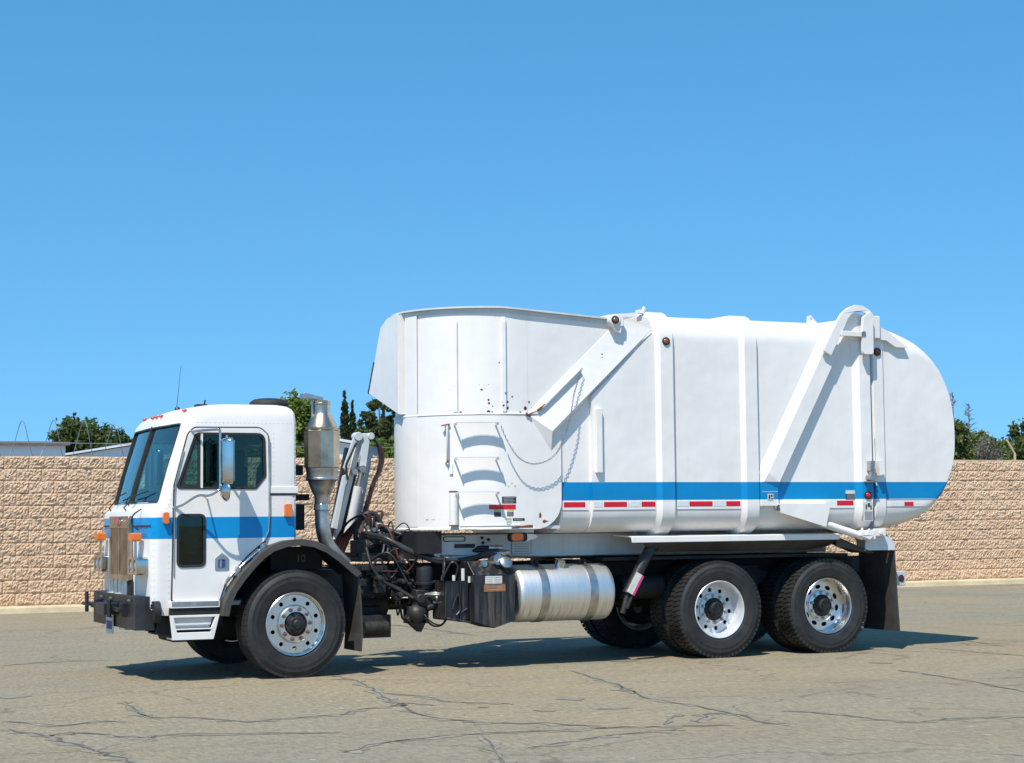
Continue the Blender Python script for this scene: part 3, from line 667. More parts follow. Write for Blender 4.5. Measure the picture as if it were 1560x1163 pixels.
for x in (X1, X2):
    for s in (-1, 1):
        m = MB(); m.cyl((x+.18, s*.42, .62), (x+.42, s*.42, .68), .085); m.build('brake_chamber', 'chassis', TR, smooth=40, bevel=.01)
m = MB()
m.box(3.35, 6.35, -.98, -.44, 1.045, 1.075); m.box(3.35, 6.35, .44, .98, 1.045, 1.075)
m.box(3.30, 3.36, -.7, .7, .55, 1.05); m.build('inner_guard', 'chassis', TR)

# ------------------------------------------------------------------ cab
HW = 1.05
LEV = [  # z, x front centre, x front side, half width, x rear, corner radius
    (.62, -1.35, -1.315, 1.035, .060, .09), (.70, -1.355, -1.320, 1.043, .066, .09), (1.10, -1.36, -1.327, 1.05, .068, .09), (1.56, -1.362, -1.327, 1.05, .068, .09), (1.60, -1.355, -1.312, 1.05, .068, .09),
    (1.632, -1.302, -1.245, 1.05, .068, .08), (2.00, -1.205, -1.150, 1.05, .068, .08), (2.47, -1.060, -1.008, 1.05, .066, .08),
    (2.53, -1.020, -.965, 1.036, .060, .11), (2.575, -.95, -.895, .995, .045, .14), (2.605, -.86, -.81, .93, .015, .16), (2.625, -.74, -.69, .82, -.04, .18), (2.638, -.56, -.51, .62, -.14, .2), (2.643, -.42, -.40, .40, -.24, .18)]
def cab_ring(z, xc, xs, hw, xr, r, rr=.06):
    r = min(r, hw*.5); h = []
    for t in (0, .18, .4, .62, .82): h.append((xc+(xs-xc)*t**1.6, -(hw-r)*t, z))
    for k in range(6): a = math.pi/2*k/5; h.append((xs+r-r*math.cos(a), -(hw-r)-r*math.sin(a), z))
    xa, xb = xs+r, xr-rr
    for t in (.15, .5, .85): h.append((xa+(xb-xa)*t, -hw, z))
    for k in range(4): a = math.pi/2*k/3; h.append((xb+rr*math.sin(a), -hw+rr-rr*math.cos(a), z))
    h.append((xr, -hw*.4, z)); h.append((xr, 0, z))
    return h+[(x, -y, z_) for x, y, z_ in reversed(h[1:-1])]
outer = [cab_ring(*L) for L in LEV]
inner = [cab_ring(L[0] if 0 < i < len(LEV)-1 else (.68 if i == 0 else 2.60), L[1]+.05, L[2]+.05, L[3]-.045, L[4]-.05, .07) for i, L in enumerate(LEV) if L[0] < 2.58]+[cab_ring(2.585, -.85, -.77, .88, -.03, .1)]
inner[0] = [(x, y, .68) for x, y, z in inner[0]]
inner = [r for i, r in enumerate(inner) if i != 1]
m = MB(); m.rings(outer, mi=0); cab_me = m.mesh('cab', ['cab', 'inside', 'black'], 40)
cab = link('cab', cab_me, TR)
mi = MB(); mi.rings(inner, mi=0); inner_me = mi.mesh('cut', ['inside'])
def boolean(target, cutters):
    tmp = []
    for me in cutters:
        o = bpy.data.objects.new('cut', me); COL.objects.link(o); tmp.append(o)
        md = target.modifiers.new('cut', 'BOOLEAN'); md.operation = 'DIFFERENCE'; md.solver = 'EXACT'; md.object = o
        try: md.material_mode = 'TRANSFER'
        except Exception: pass
    dg = bpy.context.evaluated_depsgraph_get(); new = bpy.data.meshes.new_from_object(target.evaluated_get(dg))
    target.modifiers.clear(); target.data = new
    for o in tmp: bpy.data.objects.remove(o)
WIN = [(-1.088, 1.815), (-.915, 2.325), (-.265, 2.325), (-.255, 1.925), (-.345, 1.810)]
WIN_R = fillet(WIN, [.02, .05, .07, .04, .03])
LOW = fillet([(-1.082, 1.078), (-.836, 1.082), (-.836, 1.555), (-1.082, 1.555)], .045)
WS = fillet([(.018, 1.685), (.925, 1.685), (.935, 2.425), (.018, 2.425)], .035)
ARCH = [(-.70, .5), (-.685, .62), (-.63, .85), (-.52, 1.01), (-.40, 1.13), (-.25, 1.235), (-.06, 1.28), (.3, 1.28), (.3, .5)]
cuts = [inner_me]
for s in (-1, 1):
    for poly in (WIN_R, LOW):
        c = MB(); c.prism(poly, s*.90, s*1.2); cuts.append(c.mesh('cut', 'cab'))
    c = MB(); c.prism([(s*y, z) for y, z in WS], -1.7, -.90, 'x'); cuts.append(c.mesh('cut', 'cab'))
    c = MB(); c.prism(ARCH, s*.70, s*1.3); cuts.append(c.mesh('cut', 'black'))
c = MB(); c.prism(fillet([(-.62, 1.72), (.62, 1.72), (.62, 2.28), (-.62, 2.28)], .06), -.2, .3, 'x'); cuts.append(c.mesh('cut', 'cab'))
boolean(cab, cuts)
cab.data.polygons.foreach_set('use_smooth', [True]*len(cab.data.polygons)); cab.data.set_sharp_from_angle(angle=R_(28))

def xfront(y, z, off=0.):     # front of the cab shell at a given height
    for a, b in zip(LEV, LEV[1:]):
        if a[0] <= z <= b[0]:
            t = (z-a[0])/(b[0]-a[0]); xc, xs, hw, r = [a[i]+(b[i]-a[i])*t for i in (1, 2, 3, 5)]
            u = min(1, abs(y)/(hw-r)); x = xc+(xs-xc)*u**1.6
            if abs(y) > hw-r: q = (abs(y)-(hw-r))/r; x = xs+r-r*math.sqrt(max(0, 1-q*q))
            return x-off
# windshield panes with rubber gaskets, each pane a grid that follows the shell
for s in (-1, 1):
    def pane(poly, off, thick, name, mat, hole=None):
        m = MB(); m.plate(poly, [hole] if hole else [], 0, thick, 'x')
        m.v = [(xfront(y, z)+off+a, y, z) for a, y, z in m.v]; return m.build(name, mat, cab, smooth=30)
    def dense(p, k=5): return [tuple(Vector(p[i]).lerp(Vector(p[(i+1) % len(p)]), q/k)) for i in range(len(p)) for q in range(k)]
    P = [(s*y, z) for y, z in WS]
    nz, ny = 8, 8; m = MB(); V = []
    for j in range(nz+1):
        for i in range(ny+1):
            y = s*(.010+(.93-.010)*i/ny); z = 1.67+(2.43-1.67)*j/nz; V.append((xfront(y, z)+.016, y, z))
    m.add(V, [(j*(ny+1)+i, j*(ny+1)+i+1, (j+1)*(ny+1)+i+1, (j+1)*(ny+1)+i) for j in range(nz) for i in range(ny)])
    m.build('windshield_pane', 'windshield', cab, smooth=60)
    D = dense(P, 3); pane(offset(D, .007), -.006, .022, 'gasket', 'rubber', offset(D, -.007))
m = MB(); m.tube([(xfront(0, z)-.006, 0, z) for z in (1.66, 1.9, 2.2, 2.44)], .008, 8); m.build('centre_post', 'rubber', cab, smooth=60)

# rivet rows
rv = MB(); rr = random.Random(8)
def rivet(x, z, y=-HW-.0005): rv.lathe([(0, -.003), (.003, -.0026), (.005, 0)], (x, y, z), 'y', 6)
for i in range(24): rivet(-.90+.041*i, 2.437)
for z in [1.62+.045*i for i in range(17)]:
    rivet(.045, z); rivet(-.17, z)
for z in [.68+.055*i for i in range(16)]: rivet(-1.165, z); rivet(-1.32, z)
for z in [1.66+.05*i for i in range(12)]: rivet(-1.14+.40*(z-1.66)*.78-.03, z)
for i in range(6): rivet(-.19+.045*i, 1.71)
rv.build('rivet_rows', 'cab', cab, kind='stuff')
m = MB(); m.box(-.205, .072, -HW-.010, -HW+.02, 1.758, 1.825); m.build('belt_band', 'cab', cab, bevel=.005)
m = MB(); m.box(-.205, .0705, -HW-.004, -HW+.02, 1.74, 1.757); m.build('belt_gasket', 'rubber', cab)

DOOR = [(-1.130, .755), (-1.112, 1.83), (-.985, 2.325), (-.925, 2.380), (-.30, 2.385), (-.225, 2.32), (-.215, 1.577), (-.222, 1.388), (-.252, 1.313), (-.422, 1.172), (-.628, .946), (-.690, .752)]
for s in (-1, 1):
    Dp = fillet(DOOR, [.02, .05, .1, .05, .09, .06, .05, .05, .05, .05, .06, .02])
    sl = MB(); a, b = sorted((s*(HW+.003), s*(HW-.006))); sl.plate(offset(Dp, .013), [offset(Dp, -.02)], a, b); sl.build('door_seal', 'rubber', cab)
    m = MB(); a, b = sorted((s*(HW+.013), s*(HW-.008))); m.plate(Dp, [offset(WIN_R, .006), offset(LOW, .004)], a, b)
    door = m.build('door', 'cab', TR, smooth=30, bevel=.004)
    m = MB(); a, b = sorted((s*(HW+.019), s*(HW+.005))); m.plate(offset(WIN_R, .013), [offset(WIN_R, -.010)], a, b); m.build('window_gasket', 'rubber', door)
    m = MB(); a, b = sorted((s*(HW+.021), s*(HW+.005))); m.plate(offset(LOW, .014), [offset(LOW, -.010)], a, b); m.build('window_gasket', 'rubber', door)
    yg = s*(HW-.004)
    WR = offset(WIN_R, -.004); rear = [p for p in WR if p[0] > -.80]; k0 = WR.index(rear[0]); front = [p for p in WR if p[0] <= -.80]
    # WIN runs: front lower, front upper, rear upper, rear middle, rear lower
    m = MB(); m.prism([(-.862, 2.321)]+[p for p in WR if p[0] > -.80]+[(-.862, 1.814)], yg-.002, yg+.002); m.build('window_glass', 'darkglass', door)
    m = MB(); m.prism([(-.864, 1.814)]+[p for p in WR if p[0] <= -.864]+[(-.864, 2.321)], yg-.002, yg+.002); m.build('vent_glass', 'sideglass', door)
    m = MB(); m.prism(offset(LOW, -.004), yg-.002, yg+.002); m.build('vision_glass', 'darkglass', door)
    m = MB(); a, b = sorted((s*(HW+.020), s*(HW-.012))); m.box(-.872, -.852, a, b, 1.812, 2.325); m.build('window_divider', 'cab', door)
    m = MB(); a, b = sorted((s*(HW+.012), s*(HW-.010))); m.plate(fillet([(-1.07, 1.82), (-.874, 1.82), (-.874, 2.318), (-.905, 2.318)], [.0, 0, .0, .02]), [fillet([(-1.03, 1.845), (-.895, 1.845), (-.895, 2.27), (-.915, 2.255)], [.035, .01, .02, .06])], a, b); m.build('vent_frame', 'rubber', door)
    # chrome drip edge along the door front and rear lower edge
    y = s*(HW+.017)
    m = MB(); m.tube([(-1.118, y, .98), (-1.117, y, 1.60), (-1.106, y, 1.85), (-1.03, y, 2.16)], .007, 6); m.build('hinge_strip', 'steel', door, smooth=60)
    m = MB(); m.tube([(-.215, y, 2.28), (-.213, y, 1.60), (-.222, y, 1.40), (-.262, y, 1.305)], .008, 6); m.build('edge_strip', 'steel', door, smooth=60)
    # flush handle in a pointed plate
    m = MB(); hp = fillet([(-.735, 1.035), (-.603, 1.035), (-.603, 1.145), (-.668, 1.20), (-.735, 1.145)], .012); a, b = sorted((s*(HW+.020), s*(HW+.010)))
    m.plate(hp, [fillet([(-.705, 1.052), (-.637, 1.052), (-.637, 1.135), (-.705, 1.135)], .012)], a, b); m.build('handle_plate', 'steel', door, bevel=.003)
    m = MB(); a, b = sorted((s*(HW+.0145), s*(HW+.0125))); m.box(-.706, -.636, a, b, 1.051, 1.136); m.build('handle_recess', 'label_blue', door)
    m = MB(); a, b = sorted((s*(HW+.022), s*(HW+.014))); m.box(-.69, -.672, a, b, 1.058, 1.128); m.cyl((-.668, s*(HW+.020), 1.172), (-.668, s*(HW+.026), 1.172), .012); m.build('handle', 'chrome', door)
    # grab rail down the rear edge of the door
    m = MB(); y2 = s*(HW+.055)
    m.tube(spline([(-.635, s*HW, .90), (-.625, y2, .94), (-.55, y2, 1.02), (-.34, y2, 1.20), (-.275, y2, 1.262), (-.245, s*HW, 1.29)]), .013, 8); m.build('grab_rail', 'chrome', TR, smooth=60)
    for (cx, cz) in ((-.54, 1.02), (-.30, 1.23)):
        m = MB(); a, b = sorted((s*(HW+.085), s*(HW+.0))); m.prism([(cx-.035, cz-.035), (cx+.005, cz-.055), (cx+.04, cz+.03), (cx, cz+.05)], a, b); m.build('rail_clamp', 'chrome', TR, bevel=.006)
    # rubber fender flare
    op = [(-.70, .61), (-.672, .74), (-.615, .86), (-.53, .98), (-.43, 1.095), (-.33, 1.19), (-.23, 1.258), (-.10, 1.30), (.05, 1.312), (.19, 1.292), (.32, 1.235), (.45, 1.145), (.56, 1.05), (.645, .975)]
    R = []
    for i, (x, z) in enumerate(op):
        d = Vector((x, z))-Vector((0, .55)); n = d.normalized()
        R.append([(x+n.x*k, s*y, z+n.y*k) for k, y in ((-.012, 1.02), (.004, 1.06), (.010, 1.20), (.004, 1.222), (-.055, 1.225), (-.055, 1.208), (-.012, 1.20), (-.022, 1.06), (-.022, 1.02))])
    m = MB(); m.rings(R); m.build('fender_flare', 'fender', TR, smooth=50)
    m = MB(); a, b = sorted((s*1.02, s*.55)); R = []
    for x, z in op: R.append([(x, a, z-.02), (x, b, z-.02), (x, b, z), (x, a, z)])
    m.rings(R); m.build('wheel_arch', 'chassis', TR, smooth=50)
    m = MB(); a, b = sorted((s*1.19, s*.72)); m.rings([[(x, a, z), (x, b, z), (x+.018, b, z), (x+.018, a, z)] for x, z in ((.615, 1.0), (.640, .70), (.652, .40), (.640, .225))]); m.build('mudflap', 'flap', TR)
    # step below the door
    st = MB(); a, b = sorted((s*1.10, s*.78))
    st.prism([(-1.16, .69), (-.695, .69), (-.695, .752), (-1.16, .752)], a, b); step = st.build('door_step', 'cab', TR, bevel=.006)
    m = MB(); a2, b2 = sorted((s*1.103, s*1.085)); m.box(-1.145, -.71, a2, b2, .705, .748); m.build('step_plate', 'steel', step)
    m = MB(); m.plate([(-1.168, .622), (-.700, .622), (-.757, .392), (-1.140, .392)], [[(-1.128, .60), (-.742, .60), (-.782, .498), (-1.108, .498)], [(-1.103, .486), (-.780, .486), (-.785, .462), (-1.098, .462)]], *sorted((s*1.11, s*1.09)))
    m.box(-1.135, -.762, *sorted((s*1.108, s*.86)), .392, .41); m.build('step_frame', 'cab', step, bevel=.004)
    m = MB(); m.prism([(-1.125, .60), (-.745, .60), (-.785, .500), (-1.105, .500)], *sorted((s*1.05, s*1.03))); m.build('step_back', 'white', step)
    m = MB()
    for i in range(26): m.box(-1.095+.0118*i, -1.088+.0118*i, *sorted((s*1.105, s*.9)), .410, .462 if i % 2 else .425)
    m.build('step_tread', 'steel', step, kind='stuff')
    m = MB(); m.box(-1.16, -.70, *sorted((s*1.085, s*.78)), .625, .69); m.build('step_gap', 'chassis', step)

# grille, lamps, bumper on the front face
gx = -1.372
m = MB(); m.plate(fillet([(-.43, .93), (.42, .93), (.42, 1.555), (-.43, 1.555)], .02), [[(-.375, .985), (-.02, .985), (-.02, 1.44), (-.375, 1.44)], [(.01, .985), (.365, .985), (.365, 1.44), (.01, 1.44)]], gx-.022, gx+.012, 'x')
gr = m.build('grille', 'stain', TR, bevel=.006)
for y0, y1 in ((-.375, -.02), (.01, .365)):
    m = MB(); m.box(gx-.003, gx+.003, y0, y1, .985, 1.44); m.build('grille_backing', 'grille_dark', gr)
    n = 30
    m = MB()
    for i in range(n):
        y = y0+(y1-y0)*(i+.5)/n; m.box(gx-.014, gx-.004, y-.0035, y+.0035, .985, 1.44)
    for j in range(26):
        z = .985+.455*(j+.5)/26; m.box(gx-.011, gx-.004, y0, y1, z-.003, z+.003)
    m.build('grille_mesh', 'stain', gr, kind='stuff')
m = MB(); m.lathe([(0, -.016), (.05, -.014), (.062, -.006), (.064, 0)], (0, 0, 0), 'x', 24); m.v = [(gx-.022+x, y*1.2-.005, z*.62+1.50) for x, y, z in m.v]; m.build('emblem', 'red', gr, smooth=50)
m = MB(); m.lathe([(.060, -.002), (.062, -.012), (.072, -.012), (.074, 0)], (0, 0, 0), 'x', 24); m.v = [(gx-.023+x, y*1.2-.005, z*.62+1.50) for x, y, z in m.v]
for y in (-.24, .15): m.box(gx-.027, gx-.021, y, y+.09, 1.485, 1.496)
m.build('emblem_rim', 'chrome', gr, smooth=50)
m = MB(); m.box(gx-.002, gx+.05, -.45, .45, .80, .925); m.build('radiator_gap', 'chassis', TR)
for i, y in enumerate((-.30, -.18, -.05, .12, .28)):
    m = MB(); m.cyl((gx-.012, y, .79), (gx-.012, y, .93), .03, n=10); m.build('coolant_pipe', 'steel', TR, smooth=50)
m = MB(); m.tube([(xfront(y, 1.46)-.006, y, 1.46) for y in (-1.0, -.9, -.7, -.53)], .006, 6); m.tube([(xfront(y, 1.46)-.006, y, 1.46) for y in (.5, .7, .9, 1.0)], .006, 6); m.build('trim_strip', 'rubber', cab)
for s in (-1, 1):
    yc = s*.76
    m = MB(); m.plate(fillet([(yc-.19, 1.0), (yc+.19, 1.0), (yc+.19, 1.165), (yc-.19, 1.165)], .03), [circ(yc-.085, 1.082, .062, 20), circ(yc+.085, 1.082, .062, 20)], -1.435, -1.31, 'x'); hb = m.build('headlight', 'chrome', TR, smooth=40, bevel=.004)
    for dy in (-.085, .085):
        m = MB(); m.lathe([(0, -.03), (.03, -.025), (.06, -.005), (.062, .02)], (-1.405, yc+dy, 1.082), 'x', 20); m.build('headlight_lens', 'headlamp', hb, smooth=50)
    m = MB(); m.beam((-1.405, yc, 1.165), (-1.405, yc, 1.32), .05, .02, (1, 0, 0), w1=.02); m.build('signal_post', 'chrome', hb)
    m = MB(); m.prism(fillet([(yc-.075, 1.315), (yc+.075, 1.315), (yc+.075, 1.395), (yc-.075, 1.395)], .02), -1.455, -1.37, 'x'); m.build('signal_lamp', 'amber', hb, bevel=.01)
    m = MB(); m.prism(fillet([(-1.224, 1.478), (-1.172, 1.478), (-1.172, 1.585), (-1.224, 1.585)], .022), *sorted((s*(HW+.050), s*(HW-.01)))); m.build('side_marker', 'amber', cab, bevel=.012)
    m = MB(); m.prism(fillet([(-.066, 1.535), (.004, 1.535), (.004, 1.655), (-.066, 1.655)], .012), *sorted((s*(HW+.040), s*(HW-.01)))); m.build('side_marker', 'amber', cab, bevel=.010)
BX0 = len(bpy.data.objects); bp = MB(); bp.prism(fillet([(-1.545, -.955), (-1.47, -1.0), (-1.38, -1.01), (-1.38, 1.01), (-1.47, 1.0), (-1.545, .955)], [.03, .03, 0, 0, .03, .03]), .485, .800, 'z')
bump = bp.build('front_bumper', 'black', TR, bevel=.012)
m = MB()
for y in (-.55, .15, .62): m.box(-1.60, -1.54, y-.05, y+.05, .60, .73)
m.box(-1.63, -1.59, -.60, .68, .645, .685); m.cyl((-1.63, .86, .60), (-1.63, .86, .80), .02, n=8); m.cyl((-1.66, .70, .60), (-1.66, .70, .78), .02, n=8)
m.box(-1.66, -1.54, .66, .98, .66, .69); m.box(-1.70, -1.56, -.30, .10, .61, .72); m.cyl((-1.66, -.36, .59), (-1.66, -.36, .76), .02, n=8)
m.build('tow_bracket', 'black', bump, bevel=.006)
m = MB()
for y in (.5, .05, -.75): m.box(-1.565, -1.553, y-.05, y+.05, .752, .768)
m.build('bumper_slot', 'steel', bump)
m = MB()
for y in (-.12, .22): m.box(-1.54, -1.44, y-.09, y+.11, .802, .808)
m.build('step_pad', 'label_white', bump)
pl = MB(); pl.box(-1.570, -1.558, -.08, .22, .41, .60); plate = pl.build('licence_plate', 'label_white', bump, bevel=.003)
m = MB(); m.box(-1.573, -1.5705, -.05, .19, .565, .588); m.box(-1.573, -1.5705, -.055, .015, .455, .535); m.box(-1.573, -1.5705, .03, .10, .455, .535); m.box(-1.573, -1.5705, .115, .19, .455, .535)
m.v = [(x+1.5, y, z) for x, y, z in m.v]; o = m.build('plate_print', 'label_blue', bump, loc=(-1.5, 0, 0))
m = MB(); m.cyl((-1.42, -1.10, .66), (-1.36, -1.10, .66), .10, n=24); m.build('bumper_end', 'chassis', bump, smooth=40)
for o in [bump]+list(bump.children):
    for v in o.data.vertices: v.co.x += .105; v.co.y *= .97
# wipers, aerials, roof lamps, roof vent
for y0, y1 in ((-.06, -.62), (.78, .20)):
    m = MB(); p0 = (xfront(y0, 1.64)-.03, y0, 1.60); p1 = (xfront((y0+y1)/2, 1.76)-.035, (y0+y1)/2, 1.76)
    m.tube([p0, (p0[0]-.03, y0, 1.64), p1], .007, 6); m.tube([(xfront(y0*.95, 1.73)-.022, y0*.95, 1.735), p1, (xfront(y1, 1.79)-.022, y1, 1.79)], .006, 6); m.build('wiper', 'rubber', cab)
m = MB(); m.tube(spline([(xfront(-.70, 1.6)-.01, -.70, 1.62), (-1.42, -.72, 1.56), (-1.43, -.72, 1.48), (-1.37, -.73, 1.42)]), .008, 6); m.build('washer_hose', 'rubber', cab)
for (y, x, z) in ((-.80, -.950, 2.553), (-.17, -1.018, 2.532), (0, -1.022, 2.532), (.17, -1.018, 2.532), (.80, -.950, 2.553)):
    m = MB(); m.ball((x-.008, y, z+.006), .024, 10, sc=(1.1, .9, .7)); m.build('roof_marker', 'markeramber', cab, smooth=60)
m = MB(); m.tube([(-.80, .10, 2.61), (-.805, .1, 2.67), (-.765, .1, 3.07)], [.008, .0028, .0015], 5); m.ball((-.80, .10, 2.625), .03, 8); m.build('whip_aerial', 'black', cab)
m = MB(); m.box(-.69, -.59, -.25, -.12, 2.625, 2.66); m.cyl((-.61, -.2, 2.655), (-.60, -.2, 2.705), .008, n=6); m.build('aerial_mount', 'black', cab)
m = MB(); m.lathe([(0, .098), (.09, .098), (.15, .088), (.185, .066), (.20, .036), (.196, .018), (.165, .012), (.15, -.03)], (.12, .05, 2.650), 'z', 36); m.build('air_intake_cap', 'rubber', TR, smooth=40)
m = MB(); m.cyl((.215, .05, 2.0), (.215, .05, 2.64), .13); m.build('air_intake_pipe', 'black', TR, smooth=40)

# mirror: chrome head on a C shaped tube, round convex mirror below
for s in (-1, 1):
    mm = MB(); ym = s*1.34
    mm.tube(spline([(-.965, s*1.05, 2.345), (-.86, s*1.20, 2.352), (-.79, ym, 2.352), (-.765, ym, 2.335), (-.763, ym, 2.10), (-.763, ym, 1.83), (-.79, ym, 1.775), (-.86, s*1.30, 1.735), (-.94, s*1.22, 1.735), (-1.05, s*1.12, 1.655), (-1.13, s*1.05, 1.622)], 5), .0115, 8)
    mm.tube([(-.90, s*1.25, 1.735), (-.80, s*1.05, 1.70)], .009, 6)
    arm = mm.build('mirror_arm', 'chrome', TR, smooth=60)
    m = MB(); R = []
    for z, k in ((1.845, .55), (1.852, .84), (1.868, .97), (1.89, 1), (2.23, 1), (2.252, .97), (2.268, .84), (2.275, .55)):
        R.append([(-.665-.088*k*max(0, math.cos(a)) if math.cos(a) > 0 else -.665, s*1.35+.092*k*math.sin(a), z) for a in [2*math.pi*q/28 for q in range(28)]])
    m.rings(R); m.build('mirror_head', 'chrome', arm, smooth=50)
    m = MB(); m.box(-.654, -.650, *sorted((s*1.275, s*1.425)), 1.87, 2.25); m.build('mirror_glass', 'headlamp', arm)
    m = MB(); m.lathe([(0, -.06), (.05, -.052), (.085, -.025), (.098, 0), (.09, .012), (0, .022)], (-.705, s*1.35, 1.775), 'x', 24); m.build('convex_mirror', 'chrome', arm, smooth=50)
    m = MB(); m.cyl((-.72, s*1.34, 1.79), (-.72, s*1.34, 1.86), .014, n=8); m.cyl((-.70, s*1.34, 2.27), (-.70, s*1.34, 2.30), .012, n=8); m.build('mirror_stud', 'steel', arm)

# cab interior
m = MB(); m.box(-1.30, -.98, -.96, .96, 1.30, 1.60); m.box(-1.2, -.9, -.95, .95, 1.5, 1.62); m.build('dashboard', 'inside', cab, bevel=.04)
m = MB(); m.box(-1.3, 0, -.97, .97, .70, .74); m.box(-.9, 0, -.35, .35, .74, 1.25); m.build('cab_floor', 'inside', cab)
for y in (-.62, .62):
    m = MB(); m.box(-.62, -.12, y-.25, y+.25, 1.18, 1.34); m.prism([(-.20, 1.30), (-.06, 1.32), (.00, 2.05), (-.08, 2.10), (-.14, 2.02)], y-.24, y+.24); m.prism([(-.08, 2.06), (.0, 2.06), (.01, 2.24), (-.05, 2.24)], y-.13, y+.13); m.build('seat', 'seat', cab, bevel=.04)
    m = MB(); c = Vector((-.78, y, 1.62)); ax_ = Vector((-.45, 0, .9)).normalized(); u = Vector((0, 1, 0)); w = ax_.cross(u)
    m.tube([c+(u*math.cos(a)+w*math.sin(a))*.21 for a in [k*math.pi/12 for k in range(25)]], .014, 8)
    for a in (0, 2.09, 4.19): m.beam(c, c+(u*math.cos(a)+w*math.sin(a))*.2, .03, .012, ax_)
    m.cyl(c, c-ax_*.35, .03, n=8); m.build('steering_wheel', 'seat', cab, smooth=50)
m = MB(); m.rings([[(x0, -.955+dy, z), (x1, -.94+dy, z), (x1, -.93+dy, z), (x0, -.945+dy, z)] for x0, x1, z, dy in ((-1.04, -.885, 1.535, 0), (-1.03, -.87, 1.40, .02), (-.995, -.865, 1.28, .0), (-.965, -.87, 1.19, .015))]); m.build('hanging_cloth', 'cloth', cab)
# number chalked on the frame inside the wheel arch
m = MB()
for pts in ([(.19, 1.10), (.21, 1.10), (.21, 1.20), (.19, 1.20)],): m.prism(pts, -.735, -.7325)
m.plate(circ(.265, 1.15, .032, 14, .05), [circ(.265, 1.15, .018, 14, .034)], -.735, -.7325)
m.v = [(.17+(x-.19)*.72, y, 1.09+(z-1.10)*.72) for x, y, z in m.v]; m.build('chalk_number', 'chalk', frame)
m = MB(); m.box(-.1, .42, -.732, -.60, 1.02, 1.24); m.build('arch_panel', 'chassis', TR)

# ------------------------------------------------------------------ hopper
HC, HR, HY = (2.29, -.335), .895, -1.235        # corner arc centre, radius, flat side
def hull(x, off=0.):                      # near side point of the hopper skin at x, pushed out by off
    if x >= HC[0]: return Vector((x, HY-off, 0))
    c = max(-1, min(1, (x-HC[0])/HR)); sy = -math.sqrt(max(0, 1-c*c)); return Vector((HC[0]+(HR+off)*c, HC[1]+(HR+.005+off)*sy, 0))
def hnorm(x): return (hull(x, .1)-hull(x, 0)).normalized()
def hull_path(x1, off=0., n=22):
    P = [Vector((x1, HY-off, 0))]
    for k in range(n+1):
        a = math.pi/2*k/n; P.append(Vector((HC[0]-(HR+off)*math.sin(a), HC[1]-(HR+.005+off)*math.cos(a), 0)))
    for k in range(1, 13):
        a = R_(50)*k/12; P.append(Vector((HC[0]-(HR+off)*math.cos(a), HC[1]+(HR+.005+off)*math.sin(a), 0)))
    return P+[Vector((HC[0]-.1, -HY+off, 0)), Vector((x1, -HY+off, 0))]
def zrim(x): return 3.625 if x < 2.1 else 3.625-(x-2.1)*.062
def wallband(m, x1, z0, z1, off, th=.018):
    A, B = hull_path(x1, off), hull_path(x1, off-th); R = []
    for a, b in zip(A, B):
        t = z1(a.x) if callable(z1) else z1; R.append([(a.x, a.y, z0), (a.x, a.y, t), (b.x, b.y, t), (b.x, b.y, z0)])
    m.rings(R)
m = MB(); wallband(m, 2.40, 2.552, zrim, 0); wallband(m, 2.38, 1.386, 2.552, .014)
HOP = m.build('hopper', 'hopper', TR, smooth=25)
lower = [(2.379, 1.386), (2.47, 1.386)]+[(2.47+.285*math.sin(a), 1.671-.285*math.cos(a)) for a in [math.pi/2*k/8 for k in range(1, 9)]]+[(2.755, 2.54), (2.379, 2.552)]
for s in (-1, 1): m = MB(); m.prism(lower, *sorted((s*(-HY+.013), s*(-HY-.012)))); m.build('lower_side_plate', 'hopper', HOP)
for s in (-1, 1): m = MB(); m.prism([(2.399, 2.552), (2.52, 2.552), (3.50, 3.50), (3.46, 3.542), (2.399, zrim(2.4))], *sorted((s*(-HY), s*(-HY-.012)))); m.build('upper_side_plate', 'hopper', HOP)
m = MB(); fl = [(p.x, p.y) for p in hull_path(2.74, -.005)]; m.prism(fl, 1.388, 1.42, 'z'); m.build('hopper_floor', 'frame_white', HOP)
m = MB(); m.box(2.9, 3.0, -1.15, 1.15, 1.8, 3.5); m.build('packer_panel', 'frame_white', HOP)
# rolled rim: thin top flange over a recessed band
m = MB(); A, B = hull_path(3.40, .045), hull_path(3.40, -.02); R = []
for a, b in zip(A, B): t = zrim(a.x); R.append([(a.x, a.y, t-.002), (a.x, a.y, t+.016), (b.x, b.y, t+.016), (b.x, b.y, t-.002)])
m.rings(R); A, B = hull_path(3.40, .012), hull_path(3.40, -.02); R = []
for a, b in zip(A, B): t = zrim(a.x); R.append([(a.x, a.y, t-.045), (a.x, a.y, t-.003), (b.x, b.y, t-.003), (b.x, b.y, t-.045)])
m.rings(R); m.build('hopper_rim', 'frame_white', HOP, smooth=30)
m = MB(); P = hull_path(2.52, .012); m.tube([(p.x, p.y, 2.552) for p in P], .011, 6); P = hull_path(2.45, .014); m.tube([(p.x, p.y, 1.395) for p in P], .013, 6); m.build('weld_seam', 'white', HOP, smooth=60)
def hullpatch(m, x0, x1, z0, z1, off, th=.004, n=5):
    R = []
    for k in range(n+1):
        x = x0+(x1-x0)*k/n; a, b = hull(x, off+th), hull(x, off); R.append([(a.x, a.y, z0), (a.x, a.y, z1), (b.x, b.y, z1), (b.x, b.y, z0)])
    return m.rings(R)
